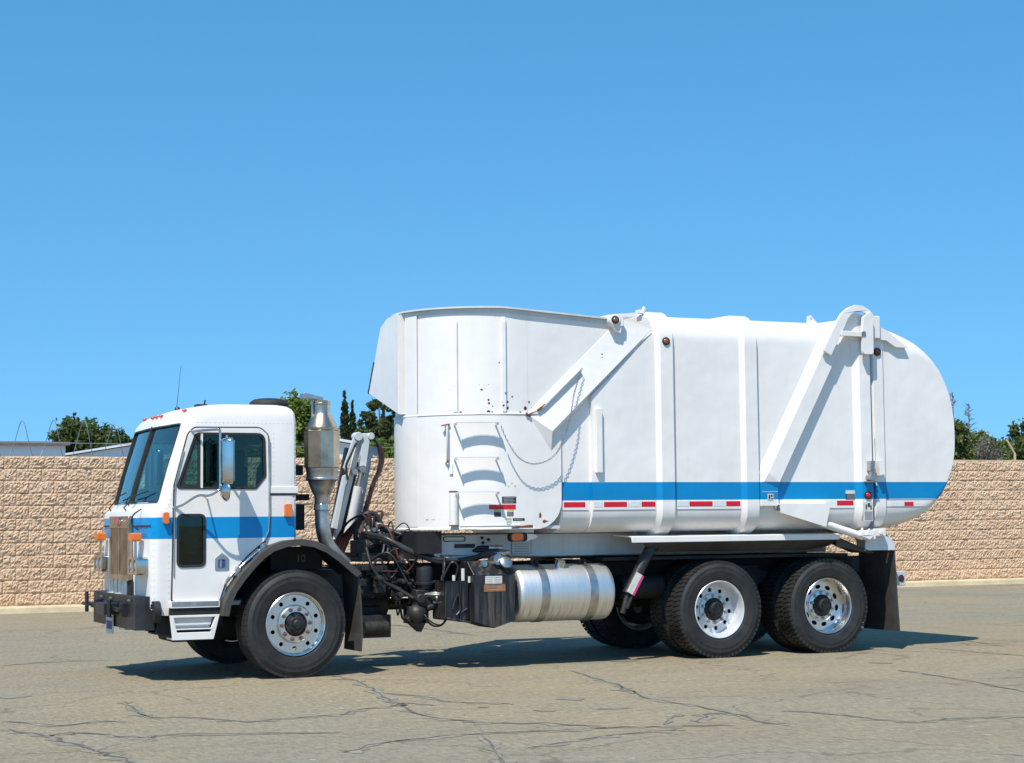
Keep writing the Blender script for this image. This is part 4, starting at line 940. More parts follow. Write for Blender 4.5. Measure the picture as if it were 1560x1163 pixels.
for x, z0, z1 in ((1.715, 2.553, 3.53), (2.145, 2.553, 3.545)):
    m = MB(); n = hnorm(x); t = Vector((-n.y, n.x, 0)); a = hull(x, -.005); R = []
    for z, o in ((z0, .012), (z0+.02, .030), (z1-.06, .030), (z1, .004)):
        R.append([tuple(a+t*u+n*v+Vector((0, 0, z))) for u, v in ((-.026, 0), (-.018, o), (.018, o), (.026, 0))])
    m.rings(R); m.build('stiffener', 'hopper', HOP, bevel=.004)
m = MB(); n = hnorm(1.42)
hullpatch(m, 1.405, 1.455, 1.42, 3.58, .012, .006); m.build('joint_strip', 'white', HOP)
# front guard plate with a chamfered far corner
m = MB(); gp = [(-.44, 2.578), (.44, 2.85), (.075, 3.525), (-.12, 3.602), (-.44, 3.622)]
m.prism(gp, 1.325, 1.345, 'x'); m.prism([(-.44, 2.578), (-.44, 3.622), (-.425, 3.622), (-.425, 2.578)], 1.345, 1.46, 'x')
m.prism([(.44, 2.85), (.43, 2.83), (.06, 3.50), (.075, 3.525)], 1.345, 1.60, 'x'); m.build('front_guard', 'white', HOP, bevel=.004)
m = MB(); m.prism([(.452, 2.86), (.440, 2.845), (.26, 3.17), (.275, 3.18)], 1.318, 1.35, 'x'); m.build('rubber_edge', 'rubber', HOP)
# ladder of three serrated treads on side arms
for z in (2.455, 2.105, 1.760):
    L, Rr = Vector((1.650, -1.195, z)), Vector((2.030, -1.355, z)); d = (Rr-L).normalized(); inn = Vector((-d.y, d.x, 0)); 
    if inn.y < 0: inn = -inn
    ts = MB(); ts.rings([[p, p+inn*.052, p+inn*.052+Vector((0, 0, .006)), p+Vector((0, 0, .006))] for p in (L, Rr)])
    nt = 22
    for k in range(nt):
        p = L.lerp(Rr, (k+.25)/nt); q = L.lerp(Rr, (k+.75)/nt); r = L.lerp(Rr, (k+.5)/nt)
        ts.add([p+inn*.052, q+inn*.052, r+inn*.060, p+inn*.052+Vector((0, 0, .012)), q+inn*.052+Vector((0, 0, .012)), r+inn*.060+Vector((0, 0, .012))], [(0, 1, 2), (3, 5, 4), (0, 3, 4, 1), (1, 4, 5, 2), (2, 5, 3, 0)])
    for p in (L, Rr):
        w = hull(p.x+.02 if p is Rr else p.x+.04, -.01); w.z = z
        ts.beam(p+Vector((0, 0, -.008)), w+Vector((0, 0, -.008)), .008, .028)
    ts.build('step_tread', 'frame_white', HOP)  # greyer white stands in for the shade under each tread
# grab handle and lower pipe
a = hull(1.66, .055)
m = MB(); m.tube([(a.x, a.y+.05, 2.43), (a.x, a.y, 2.425), (a.x, a.y, 2.07), (a.x, a.y+.05, 2.065)], .011, 6); gh = m.build('grab_handle', 'white', HOP, smooth=60)
m = MB(); m.beam((a.x-.05, a.y+.03, 2.435), (a.x+.03, a.y+.01, 2.452), .03, .012); m.ball((a.x, a.y-.004, 2.075), .016, 6); m.build('rust_patch', 'rust', gh)
m = MB(); hullpatch(m, 1.665, 1.69, 1.95, 2.05, .014, .018, 2); m.build('bracket_stub', 'white', HOP)
a = hull(1.70, .045)
m = MB(); m.cyl((a.x, a.y, 1.435), (a.x, a.y, 1.765), .042, n=20); lp = m.build('lower_pipe', 'white', HOP, smooth=40)
m = MB(); m.cyl((a.x, a.y, 1.765), (a.x, a.y, 1.777), .046, n=20); m.cyl((a.x, a.y, 1.425), (a.x, a.y, 1.437), .046, n=20); m.box(a.x, a.x+.10, a.y, a.y+.06, 1.768, 1.778); m.box(a.x, a.x+.08, a.y, a.y+.06, 1.426, 1.436); m.build('rusty_cap', 'rust', lp)
m = MB(); hullpatch(m, 1.74, 2.30, 1.424, 1.430, .014, .012, 8); m.build('lower_lip', 'white', HOP)
m = MB(); m.rings([[(x, HY-.014-k, z) for k, z in ((0, 1.392), (.012, 1.396), (.012, 1.396+h), (0, 1.40+h))] for x, h in ((2.20, .006), (2.28, .016), (2.37, .028), (2.43, .03))]); m.rings([[(x, HY-.01-k, z) for k, z in ((0, 1.378), (.01, 1.380), (.01, 1.380+h), (0, 1.38+h))] for x, h in ((2.50, .004), (2.56, .012), (2.60, .004))]); m.build('rust_streak', 'rust', HOP)
m = MB(); m.prism([(2.505, 1.50), (2.525, 1.50), (2.53, 1.53), (2.515, 1.56), (2.503, 1.53)], HY-.015, HY-.012); m.prism([(2.54, 1.455), (2.56, 1.445), (2.585, 1.46), (2.61, 1.462), (2.575, 1.475), (2.55, 1.48)], HY-.015, HY-.012); m.build('rust_streak', 'rust', HOP)
# decals
def decal(x0, x1, z0, z1, mat, name='decal', off=.0145, lines=0, lmat='print_grey', parent=HOP):
    m = MB(); hullpatch(m, x0, x1, z0, z1, off, .002, 4); o = m.build(name, mat, parent)
    if lines:
        m = MB()
        for i in range(lines):
            zz = z0+(z1-z0)*(i+.7)/(lines+.4); mg = (x1-x0)*.1; e = (x1-x0)*(.0 if i % 2 else .12)
            hullpatch(m, x0+mg, x1-mg-e, zz-.0035, zz+.0035, off+.002, .0012, 3)
        m.build('print_lines', lmat, parent)
    return o
decal(1.990, 2.250, 1.588, 1.636, 'tape_red', 'reflector_tape')
decal(2.112, 2.255, 1.648, 1.716, 'label_dark', 'warning_label', lines=4)
decal(2.036, 2.100, 1.560, 1.584, 'label_yellow', 'warning_label'); decal(2.036, 2.100, 1.516, 1.5595, 'label_dark', 'warning_label')
decal(2.162, 2.226, 1.560, 1.584, 'label_yellow', 'warning_label'); decal(2.162, 2.226, 1.520, 1.5595, 'label_dark', 'warning_label', lines=3)
decal(2.152, 2.205, 1.480, 1.500, 'label_yellow', 'warning_label'); decal(2.152, 2.205, 1.418, 1.4795, 'label_white', 'warning_label', lines=2)
decal(2.218, 2.345, 1.473, 1.498, 'label_dark', 'warning_label', lines=1)
for i in range(4): decal(2.14+.032*i, 2.152+.034*i, 1.845-.03*(i % 2), 1.862-.03*(i % 2), 'label_white', 'faded_print')
# small dents and scratches
m = MB(); hullpatch(m, 1.50, 1.515, 1.487, 1.497, .0145, .001, 1); hullpatch(m, 1.53, 1.56, 1.489, 1.493, .0145, .001, 1); m.build('scratch', 'print_grey', HOP)

# wedge shaped deflector between hopper and body
A0, A1 = Vector((2.385, HY-.006, 2.555)), Vector((3.455, HY-.006, 3.565)); B0, B1 = Vector((2.632, -1.312, 2.377)), Vector((3.80, -1.272, 3.466)); T = Vector((2.648, HY-.004, 2.150)); C1 = Vector((3.78, HY+.01, 3.33)); A0i, A1i, Ti = (p+Vector((0, .03, 0)) for p in (A0, A1, T))
C0 = Vector((2.665, HY-.002, 2.335)); C1 = Vector((3.81, HY+.01, 3.45)); NS = 12
m = MB(); m.rings([[A0i.lerp(A1i, k/NS), A0.lerp(A1, k/NS), B0.lerp(B1, k/NS), C0.lerp(C1, k/NS)] for k in range(NS+1)]); m.add([A0, B0, T, C0], [(0, 1, 2), (1, 3, 2)]); wg = m.build('deflector_wedge', 'wedge', TR)
p0, p1 = A0.lerp(A1, .10)+Vector((.045, -.030, -.04)), A0.lerp(A1, .505)+Vector((.045, -.030, -.04))
m = MB(); m.beam(p0, p1, .012, .05, (0, -1, 0)); m.build('deflector_flange', 'frame_white', wg)
m = MB(); m.beam(A0+Vector((-.02, -.012, .0)), A0+Vector((.03, -.015, -.025)), .035, .02); m.beam(p0+Vector((-.05, -.008, -.03)), p0+Vector((.03, -.012, .03)), .025, .02); m.tube([A0+Vector((0, -.008, -.01)), p0+Vector((-.04, -.008, -.03))], .006, 5); m.build('rust_edge', 'rust', wg)
# chain from the deflector to the ladder
cp = spline([tuple(p1+Vector((0, -.04, 0))), (2.862, -1.345, 2.76), (2.805, -1.35, 2.49), (2.655, -1.355, 2.155), (2.43, -1.36, 2.042), (2.24, -1.365, 2.10), (2.11, -1.37, 2.275), (2.040, -1.365, 2.44)], 40)
m = MB(); dist = 0; last = cp[0]; kk = 0; pitch = .026
acc = [cp[0]]; rem = pitch
for a, b in zip(cp, cp[1:]):
    seg = (b-a).length; pos = 0
    while seg-pos >= rem: pos += rem; acc.append(a.lerp(b, pos/seg)); rem = pitch
    rem -= seg-pos
for i, (a, b) in enumerate(zip(acc, acc[1:])):
    t = (b-a).normalized(); u = t.orthogonal().normalized() if i % 2 else t.cross(t.orthogonal()).normalized(); c = a.lerp(b, .5); L = pitch*.66
    loop = [c+t*(L*math.cos(q))+u*(.0072*math.sin(q)) for q in [2*math.pi*k/8 for k in range(9)]]
    m.tube(loop, .0030, 4, False)
m.build('chain', 'steel', TR, kind='stuff')

# ------------------------------------------------------------------ packer body
def section(hw, zb, zt, rb, rt, n=7):
    h = [(0, zb), (-(hw-rb)*.5, zb)]
    for k in range(n): a = math.pi/2*k/(n-1); h.append((-(hw-rb)-rb*math.sin(a), zb+rb-rb*math.cos(a)))
    for t in (.02, .25, .5, .75, .98): h.append((-hw, zb+rb+(zt-rt-zb-rb)*t))
    for k in range(n): a = math.pi/2*k/(n-1); h.append((-(hw-rt)-rt*math.cos(a), zt-rt+rt*math.sin(a)))
    h += [(-(hw-rt)*.5, zt+.008), (0, zt+.012)]
    return h+[(-y, z) for y, z in reversed(h[1:-1])]
BODY = (1.22, 1.342, 3.632, .24, .25)
m = MB(); m.rings([[(x, y, z) for y, z in section(*BODY)] for x in (2.76, 2.9, 3.12)]); fore = m.build('body_front', 'body', TR)
m = MB(); m.box(2.76, 3.07, -1.2235, -1.21, 1.576, 1.664); m.build('lower_band', 'white', fore)
m = MB(); m.box(2.79, 3.03, -1.2257, -1.2242, 1.604, 1.656); m.build('reflector_tape', 'tape_red', fore)
m = MB(); m.box(2.76, 3.07, -1.2225, -1.21, 1.570, 1.5755); m.build('seam_line', 'print_grey', fore)
N1 = set(bpy.data.objects)
m = MB(); m.rings([[(x, y, z) for y, z in section(*BODY)] for x in (3.085, 3.2, 4.4, 5.9, 6.46)])
body = m.build('packer_body', 'body', TR)
def slant(o):          # the body front is cut along the deflector
    c = MB(); c.prism([(2.5, 2.20), (3.80, 3.42), (3.83, 3.46), (3.83, 4.3), (2.5, 4.3)], -2, 2); boolean(o, [c.mesh('cut', 'body')])
    o.data.polygons.foreach_set('use_smooth', [True]*len(o.data.polygons)); o.data.set_sharp_from_angle(angle=R_(40))
slant(body); slant(fore)
def rib(x0, x1, h, name, slope=.05, base=BODY, parent=body, mat='body', part=None):
    s0 = section(base[0]-.004, base[1]+.004, base[2]-.004, base[3], base[4]); s1 = section(base[0]+h, base[1]-h, base[2]+h, base[3]+h, base[4]+h)
    m = MB(); m.rings([[(x, y, z) for y, z in s] for x, s in ((x0, s0), (x0+slope, s1), (x1-.012, s1), (x1, s0))], cap=True)
    return m.build(name, mat, parent, smooth=30)
rib(3.815, 4.022, .045, 'rib'); rib(4.825, 5.032, .045, 'rib')
rib(6.245, 6.462, .055, 'rear_post', .07)
m = MB(); m.box(3.115, 3.185, -1.262, -1.215, 1.955, 2.62); m.build('vertical_strip', 'white', body, bevel=.005)
# seam ledge and reflective tape along the side
for x0, x1 in ((3.09, 3.80), (4.03, 4.82), (5.25, 6.24)):
    m = MB(); m.box(x0, x1, -1.2235, -1.21, 1.576, 1.664); m.build('lower_band', 'white', body)
    m = MB(); m.box(x0, x1, -1.2225, -1.21, 1.570, 1.5755); m.build('seam_line', 'print_grey', body)
def tape(x0, x1, mat, z0=1.604, z1=1.656, y=-1.2242, parent=None): 
    m = MB(); m.box(x0, x1, y-.0015, y, z0, z1); return m.build('reflector_tape', mat, parent or body)
for x0, x1 in ((3.21, 3.47), (3.64, 3.80), (4.20, 4.475), (4.64, 4.81), (6.02, 6.23)): tape(x0, x1, 'tape_red')
for x0, x1 in ((3.10, 3.20), (3.48, 3.63), (4.04, 4.19), (4.485, 4.63)): tape(x0, x1, 'tape_white')
# marker lamps
def lamp(x, z, y, r, mat, parent, name='marker_lamp'):
    m = MB(); m.lathe([(0, -.022), (r*.55, -.018), (r*.8, -.008), (r*.82, 0)], (x, y, z), 'y', 20); o = m.build(name, mat, parent, smooth=50)
    m = MB(); m.lathe([(r*.80, 0), (r*.82, -.013), (r, -.012), (r*1.05, .0)], (x, y, z), 'y', 20); m.build('lamp_grommet', 'rubber', parent, smooth=50)
    return o
lamp(3.93, 3.338, -1.266, .042, 'amberdim', body)
m = MB(); m.cyl((3.33, -1.30, 3.535), (3.33, -1.10, 3.535), .062, n=24); m.box(3.33, 3.43, -1.29, -1.12, 3.475, 3.60); m.prism([(3.30, 3.50), (3.42, 3.50), (3.40, 3.40), (3.36, 3.42)], -1.28, -1.2); m.build('lamp_housing', 'white', body, smooth=35, bevel=.006)
lamp(3.325, 3.538, -1.301, .040, 'amberdim', body)
# roof details
m = MB(); m.box(3.78, 3.82, -1.0, -.9, 3.66, 3.70); m.cyl((3.83, -.95, 3.66), (3.86, -.95, 3.73), .02, n=8); m.prism([(3.40, 3.60), (3.75, 3.62), (3.75, 3.665), (3.42, 3.63)], -1.0, -.4); m.build('roof_bracket', 'white', body)
m = MB(); m.plate([(5.83, 3.60), (5.84, 3.70), (5.88, 3.715), (5.99, 3.60)], [circ(5.885, 3.675, .016, 8)], -1.02, -1.0); m.build('lifting_eye', 'white', body)
# diagonal brace, folded like the ribs
b0, b1 = Vector((5.025, -1.218, 1.955)), Vector((5.795, -1.218, 3.365)); c0, c1 = Vector((5.115, -1.300, 1.955)), Vector((5.885, -1.300, 3.365)); d0, d1 = Vector((5.250, -1.300, 1.855)), Vector((6.075, -1.300, 3.365)); e0, e1 = (Vector((d.x, -1.218, d.z)) for d in (d0, d1))
m = MB(); m.rings([[Vector((5.036, -1.216, 1.872)), Vector((5.075, -1.277, 1.866)), Vector((5.250, -1.277, 1.80)), Vector((5.250, -1.216, 1.80))], [b0, c0, d0, e0], [b1, c1, d1, e1]])
br_ = m.build('diagonal_brace', 'body', body)
m = MB(); m.prism([(5.034, 1.60), (5.25, 1.60), (5.25, 1.862), (5.034, 1.872)], -1.274, -1.21); m.build('brace_foot', 'body', body, bevel=.006)
m = MB(); m.box(5.05, 5.24, -1.2765, -1.274, 1.752, 1.757); m.build('foot_trim', 'tape_white', body)
m = MB(); m.box(5.115, 5.185, -1.278, -1.2745, 1.665, 1.732); m.build('pictogram_label', 'label_white', body)
m = MB(); m.box(5.125, 5.145, -1.2795, -1.2782, 1.675, 1.722); m.box(5.152, 5.175, -1.2795, -1.2782, 1.70, 1.722); m.box(5.155, 5.178, -1.2795, -1.2782, 1.675, 1.688); m.build('pictogram', 'label_dark', body)
m = MB(); m.box(6.135, 6.272, -1.2235, -1.2205, 1.665, 1.728); m.build('warning_label', 'label_dark', body)
m = MB(); m.box(6.135, 6.272, -1.2235, -1.2205, 1.729, 1.768); m.build('warning_label', 'label_white', body)
m = MB()
for i in range(5): m.box(6.148, 6.262, -1.2248, -1.2236, 1.671+.011*i, 1.676+.011*i)
m.build('print_lines', 'print_grey', body)
# gusset and tailgate cylinder
m = MB(); m.prism([(5.235, 1.628), (5.872, 1.624), (5.86, 1.60), (5.80, 1.372), (5.245, 1.528)], -1.33, -1.312); m.prism([(5.235, 1.628), (5.872, 1.624), (5.872, 1.612), (5.235, 1.616)], -1.312, -1.20); m.prism([(5.235, 1.55), (5.26, 1.53), (5.80, 1.375), (5.795, 1.40)], -1.312, -1.05); m.build('cylinder_gusset', 'white', body)
m = MB(); m.cyl((5.78, -1.27, 1.415), (6.30, -1.27, 1.262), .042, n=20); cy = m.build('tailgate_cylinder', 'white', TR, smooth=40)
m = MB(); m.cyl((6.30, -1.27, 1.262), (6.36, -1.27, 1.244), .026, n=12); m.cyl((5.24, -1.23, 1.575), (5.24, -1.23, 1.60), .02, n=8); m.build('cylinder_rod', 'chrome', cy, smooth=40)

# ------------------------------------------------------------------ tailgate
TS = [(6.475, 1.342, 3.632, .24, .25), (6.66, 1.347, 3.630, .24, .25), (6.80, 1.358, 3.60, .24, .24), (6.92, 1.378, 3.56, .22, .22), (7.04, 1.412, 3.505, .19, .19), (7.15, 1.462, 3.44, .15, .15), (7.25, 1.525, 3.36, .12, .12), (7.34, 1.605, 3.27, .10, .10), (7.42, 1.70, 3.165, .08, .08), (7.49, 1.812, 3.04, .07, .07), (7.545, 1.93, 2.90, .06, .06), (7.58, 2.06, 2.75, .05, .05), (7.598, 2.18, 2.60, .04, .04), (7.604, 2.30, 2.48, .03, .03)]
m = MB(); m.rings([[(x, y, z) for y, z in section(1.222, zb, zt, rb, rt)] for x, zb, zt, rb, rt in TS])
tg = m.build('tailgate', 'body', TR, smooth=40)
rib(6.492, 6.648, .032, 'tailgate_frame', .02, parent=tg)
m = MB(); m.box(6.650, 7.33, -1.2245, -1.21, 1.660, 1.668); m.box(6.650, 7.20, -1.2240, -1.21, 1.582, 1.588); m.build('seam_line', 'print_grey', tg)
tape(6.90, 7.02, 'tape_red', 1.592, 1.638, -1.2235, tg); tape(6.72, 6.895, 'tape_white', 1.590, 1.640, -1.2235, tg)
lamp(6.565, 3.305, -1.256, .044, 'darkred', tg); lamp(6.382, 1.712, -1.278, .044, 'red', body, 'tail_lamp')
m = MB(); m.box(6.471, 6.479, -1.245, -1.20, 1.36, 3.60); m.build('gate_gap', 'print_grey', tg)
# latch arm group at the top of the post
def ribbon(cent, w):
    L, R = [], []; P = [Vector(p) for p in cent]
    for i, p in enumerate(P):
        t = (P[min(i+1, len(P)-1)]-P[max(i-1, 0)]).normalized(); n = Vector((-t.y, t.x)); ww = w[i] if isinstance(w, list) else w; L.append(tuple(p+n*ww/2)); R.append(tuple(p-n*ww/2))
    return L+R[::-1]
lt = MB(); path = [(5.85, 3.262), (5.955, 3.455), (6.04, 3.60), (6.085, 3.675), (6.15, 3.735), (6.235, 3.77), (6.32, 3.765), (6.39, 3.735), (6.43, 3.70)]
lt.prism(ribbon(path, [.115, .115, .115, .10, .085, .075, .068, .055, .04]), -1.355, -1.320)
latch = lt.build('latch_arch', 'white', TR, bevel=.005)
m = MB(); m.prism([(6.27+.205*math.cos(a), 3.515+.205*math.sin(a)) for a in [math.pi*(k/14)*1.0-.05 for k in range(15)]]+[(6.20, 3.44), (6.27, 3.42), (6.36, 3.44)], -1.292, -1.272); m.build('latch_disc', 'white', latch)
m = MB(); m.box(6.03, 6.31, -1.36, -1.31, 3.455, 3.515); m.build('latch_arm', 'white', latch, bevel=.006)
m = MB(); m.prism(fillet([(6.305, 3.265), (6.435, 3.265), (6.44, 3.71), (6.41, 3.74), (6.32, 3.68), (6.305, 3.55)], [.03, .03, .02, .01, .03, .05]), -1.372, -1.325); m.build('latch_plate', 'white', latch, bevel=.008)
m = MB(); m.cyl((6.31, -1.382, 3.49), (6.31, -1.368, 3.49), .026, n=12); m.cyl((6.285, -1.33, 3.475), (6.285, -1.28, 3.475), .022, n=10); m.cyl((6.22, -1.30, 3.50), (6.22, -1.29, 3.50), .02, n=8); m.build('latch_pin', 'steel', latch, smooth=40)
m = MB(); m.box(6.455, 6.575, -1.31, -1.08, 3.45, 3.70); m.build('hinge_box', 'white', latch, bevel=.008)
m = MB(); m.rings([[(x, -1.275, z0), (x, -1.09, z0), (x, -1.09, z1), (x, -1.275, z1)] for x, z0, z1 in ((6.58, 3.445, 3.59), (6.68, 3.435, 3.55), (6.80, 3.365, 3.47), (6.955, 3.362, 3.372))]); m.build('hinge_horn', 'white', latch)
# lower latch fittings
m = MB(); m.prism([(6.375, 1.98), (6.43, 1.98), (6.44, 2.09), (6.38, 2.09)], -1.345, -1.277); m.prism([(6.385, 1.865), (6.435, 1.865), (6.425, 1.98), (6.395, 1.98)], -1.345, -1.277); m.cyl((6.385, -1.278, 1.905), (6.385, -1.36, 1.905), .033, n=16)
m.box(6.335, 6.46, -1.345, -1.277, 1.853, 1.867); m.build('latch_block', 'steel', latch, bevel=.004)
m = MB(); m.prism([(6.485, 2.09), (6.545, 2.10), (6.575, 1.945), (6.50, 1.93)], -1.34, -1.256); m.prism([(6.545, 2.09), (6.60, 2.095), (6.60, 1.99), (6.565, 1.96)], -1.275, -1.256); m.tube([(6.475, -1.275, 2.4), (6.478, -1.28, 2.1), (6.472, -1.285, 1.9), (6.50, -1.28, 1.82)], .008, 6); m.build('latch_hook', 'white', latch)
m = MB(); m.prism([(6.318, 1.428), (6.438, 1.428), (6.438, 1.640), (6.318, 1.640)], -1.2845, -1.277); m.build('label_plate', 'label_white', body)
m = MB(); m.box(6.33, 6.43, -1.2862, -1.2848, 1.44, 1.535); m.build('label_text', 'print_grey', body)
m = MB(); m.box(6.345, 6.36, -1.2862, -1.2848, 1.555, 1.61); m.box(6.37, 6.40, -1.2862, -1.2848, 1.585, 1.625); m.box(6.405, 6.422, -1.2862, -1.2848, 1.555, 1.60); m.build('pictogram', 'label_dark', body)
m = MB(); m.box(6.30, 6.46, -1.30, -1.20, 1.225, 1.33); m.prism([(6.23, 1.27), (6.27, 1.36), (6.31, 1.28), (6.36, 1.35), (6.42, 1.27), (6.36, 1.22)], -1.33, -1.30); m.build('cylinder_clevis', 'white', TR, bevel=.008)
m = MB(); m.box(6.46, 6.62, -1.26, -1.12, 1.26, 1.345); m.cyl((6.55, -1.275, 1.30), (6.55, -1.26, 1.30), .025, n=10); m.build('gate_hinge', 'white', TR, bevel=.01)
for s in (-1, 1):
    m = MB(); m.prism([(6.40, 1.105), (6.79, 1.105), (6.79, 1.16), (6.72, 1.25), (6.50, 1.30), (6.42, 1.28)], *sorted((s*1.18, s*1.165))); m.rings([[(x, s*.5, z), (x, s*1.165, z), (x+.012, s*1.165, z), (x+.012, s*.5, z)] for x, z in ((6.775, 1.10), (6.775, 1.20), (6.70, 1.28))]); m.build('flap_hanger', 'frame_white', TR)
    m = MB(); m.rings([[(x, s*.52, z), (x, s*1.165, z), (x+.016, s*1.165, z), (x+.016, s*.52, z)] for x, z in ((6.782, 1.13), (6.80, .8), (6.812, .5), (6.83, .205))]); m.build('mudflap', 'flap', TR)
m = MB(); m.box(6.90, 7.06, -1.0, 1.0, .70, .865); rbm = m.build('rear_bumper', 'frame_white', TR, bevel=.008)
for s in (-1, 1):
    m = MB(); m.lathe([(0, -.016), (.028, -.012), (.042, 0)], (7.0, -1.0, .782), 'y', 16)
    if s > 0: m.v = [(x, -y, z) for x, y, z in m.v]
    m.build('tail_lamp', 'darkred', rbm, smooth=50)

for o in set(bpy.data.objects)-N1:          # the packer body stands a little proud of the hopper
    if o.type == 'MESH':
        for v in o.data.vertices: v.co.y *= 1.033; v.co.x += .012

# ------------------------------------------------------------------ under the body
m = MB(); m.box(1.52, 6.35, -.56, .56, 1.085, 1.345); m.prism([(1.55, 1.13), (2.75, 1.10), (4.05, 1.10), (4.05, 1.335), (1.55, 1.335)], -.74, -.56); m.prism([(1.55, 1.13), (2.75, 1.10), (4.05, 1.10), (4.05, 1.335), (1.55, 1.335)], .56, .74); sub = m.build('body_subframe', 'frame_white', TR, bevel=.01)
m = MB(); m.box(1.80, 2.02, -.752, -.742, 1.20, 1.24); m.plate(fillet([(1.68, 1.265), (1.92, 1.265), (1.92, 1.32), (1.68, 1.32)], .025), [fillet([(1.69, 1.273), (1.91, 1.273), (1.91, 1.312), (1.69, 1.312)], .02)], -.748, -.741)
for x, z in ((2.1, 1.30), (2.17, 1.28), (2.11, 1.25)): m.cyl((x, -.741, z), (x, -.756, z), .017, n=6)
m.build('subframe_fitting', 'greasy', sub)
m = MB(); m.box(1.56, 1.62, -.80, -.745, 1.11, 1.28); m.prism([(1.56, 1.11), (2.05, 1.12), (2.05, 1.10), (1.58, 1.08)], -.80, -.745); m.build('hopper_mount', 'white', sub)
m = MB(); m.box(2.43, 2.64, -.7485, -.7412, 1.135, 1.27); m.build('label_panel', 'frame_white', sub)
m = MB(); m.plate([(2.425, 1.13), (2.645, 1.13), (2.645, 1.275), (2.425, 1.275)], [[(2.431, 1.136), (2.639, 1.136), (2.639, 1.269), (2.431, 1.269)]], -.7505, -.7486)
for i in range(4): m.box(2.45, 2.62, -.7500, -.7486, 1.152+.025*i, 1.160+.025*i)
m.build('label_border', 'print_grey', sub)
m = MB(); m.box(1.35, 1.62, -.85, .85, 1.15, 1.375); m.build('hopper_underside', 'chassis', TR)
# amber side lamp below the hopper
m = MB(); m.prism(fillet([(2.225, 1.262), (2.415, 1.262), (2.415, 1.350), (2.225, 1.350)], .035), -1.16, -1.09); lh = m.build('signal_housing', 'rubber', TR, bevel=.008)
m = MB(); m.prism(fillet([(2.235, 1.270), (2.365, 1.270), (2.365, 1.345), (2.235, 1.345)], .032), -1.178, -1.15); m.build('signal_lens', 'amber', lh, bevel=.012)
m = MB(); m.rings([[(2.40, -1.15, 1.262), (2.40, -1.05, 1.262), (2.40, -1.05, 1.34), (2.40, -1.15, 1.34)], [(2.50, -1.13, 1.285), (2.50, -1.05, 1.285), (2.50, -1.05, 1.335), (2.50, -1.13, 1.335)], [(2.545, -1.12, 1.305), (2.545, -1.05, 1.305), (2.545, -1.05, 1.315), (2.545, -1.12, 1.315)]]); m.box(2.24, 2.5, -1.13, -.9, 1.352, 1.378); m.build('lamp_bracket', 'white', lh)
# long fender above the tandem wheels
for s in (-1, 1):
    m = MB(); m.rings([[(x, s*y, z) for y, z in ((1.235, 1.232), (1.235, 1.292), (1.20, 1.298), (.80, 1.315), (.80, 1.30), (1.20, 1.286), (1.222, 1.232))] for x in (3.555, 6.075)]); fe = m.build('rear_fender', 'white', TR, bevel=.003)
    m = MB(); m.rings([[(x0, s*1.222, 1.231), (x0+dx, s*1.06, zz), (x0+dx, s*1.05, zz), (x0, s*1.205, 1.231)] for x0, dx, zz in ((3.70, .16, 1.13), (4.6, .0, 1.125), (5.75, -.02, 1.12), (6.05, .0, 1.16))]); m.build('fender_apron', 'fender', fe)
    m = MB(); m.prism([(6.06, 1.245), (6.08, 1.25), (6.52, 1.078), (6.50, 1.070), (6.05, 1.16)], *sorted((s*1.20, s*1.19))); m.prism([(6.06, 1.250), (6.08, 1.252), (6.525, 1.080), (6.515, 1.074)], *sorted((s*1.22, s*.8))); m.build('apron_tail', 'fender', fe)
# fuel tank
ty, tz, tr = -.905, .728, .292
m = MB(); m.lathe([(0, -.012), (.12, -.010), (.22, .0), (.272, .018), (.287, .035), (tr, .06), (tr, 1.02), (.287, 1.05), (.27, 1.07), (.2, 1.085), (0, 1.09)], (2.31, ty, tz), 'x', 56); ft = m.build('fuel_tank', 'tank', TR, smooth=40)
for x in (2.60, 3.14):
    m = MB(); m.lathe([(tr+.001, -.045), (tr+.006, -.043), (tr+.006, .043), (tr+.001, .045)], (x, ty, tz), 'x', 56); m.build('tank_strap', 'steel', ft, smooth=40)
    m = MB(); m.box(x-.055, x+.03, ty-.05, ty+.05, tz+tr, tz+tr+.045); m.cyl((x-.01, ty-.12, tz+tr-.02), (x-.01, ty-.05, tz+tr+.05), .012, n=8); m.build('strap_bolt', 'greasy', ft)
m = MB(); m.cyl((2.84, ty-.10, tz+tr-.03), (2.84, ty-.125, tz+tr+.035), .052, n=24); m.cyl((2.84, ty-.125, tz+tr+.03), (2.84, ty-.13, tz+tr+.048), .042, n=24); m.build('filler_cap', 'chrome', ft, smooth=40)
m = MB(); m.box(2.30, 3.4, -.62, -.44, .50, .56); m.box(2.34, 2.44, -.70, -.44, .56, 1.05); m.box(3.1, 3.2, -.70, -.44, .56, 1.05); m.build('tank_bracket', 'chassis', TR)
# hydraulic oil tank with bare back frame
hb = MB(); prof = [(1.815, .470), (2.03, .402), (2.258, .474), (2.262, .925), (1.812, .935)]
hb.prism(prof, -1.20, -.80); hb.rings([[(1.812, -1.20, .936), (2.262, -1.20, .926), (2.262, -.80, .926), (1.812, -.80, .936)], [(1.80, -1.06, 1.07), (2.18, -1.06, 1.075), (2.18, -.80, 1.075), (1.80, -.80, 1.07)]])
HT = hb.build('hydraulic_tank', 'tankbox', TR, bevel=.008)
m = MB(); m.box(1.56, 1.80, -1.10, -.75, .49, .52); m.box(1.56, 1.80, -1.10, -1.09, .52, .88); m.box(1.56, 1.575, -1.10, -.75, .52, .88); m.box(1.70, 1.72, -1.115, -1.10, .49, .88); m.box(1.60, 1.78, -1.0, -.8, .55, .82)
m.prism([(1.55, .50), (1.81, .455), (1.81, .475), (1.55, .525)], -1.14, -.8); m.build('battery_box', 'tankbox', TR, bevel=.006)
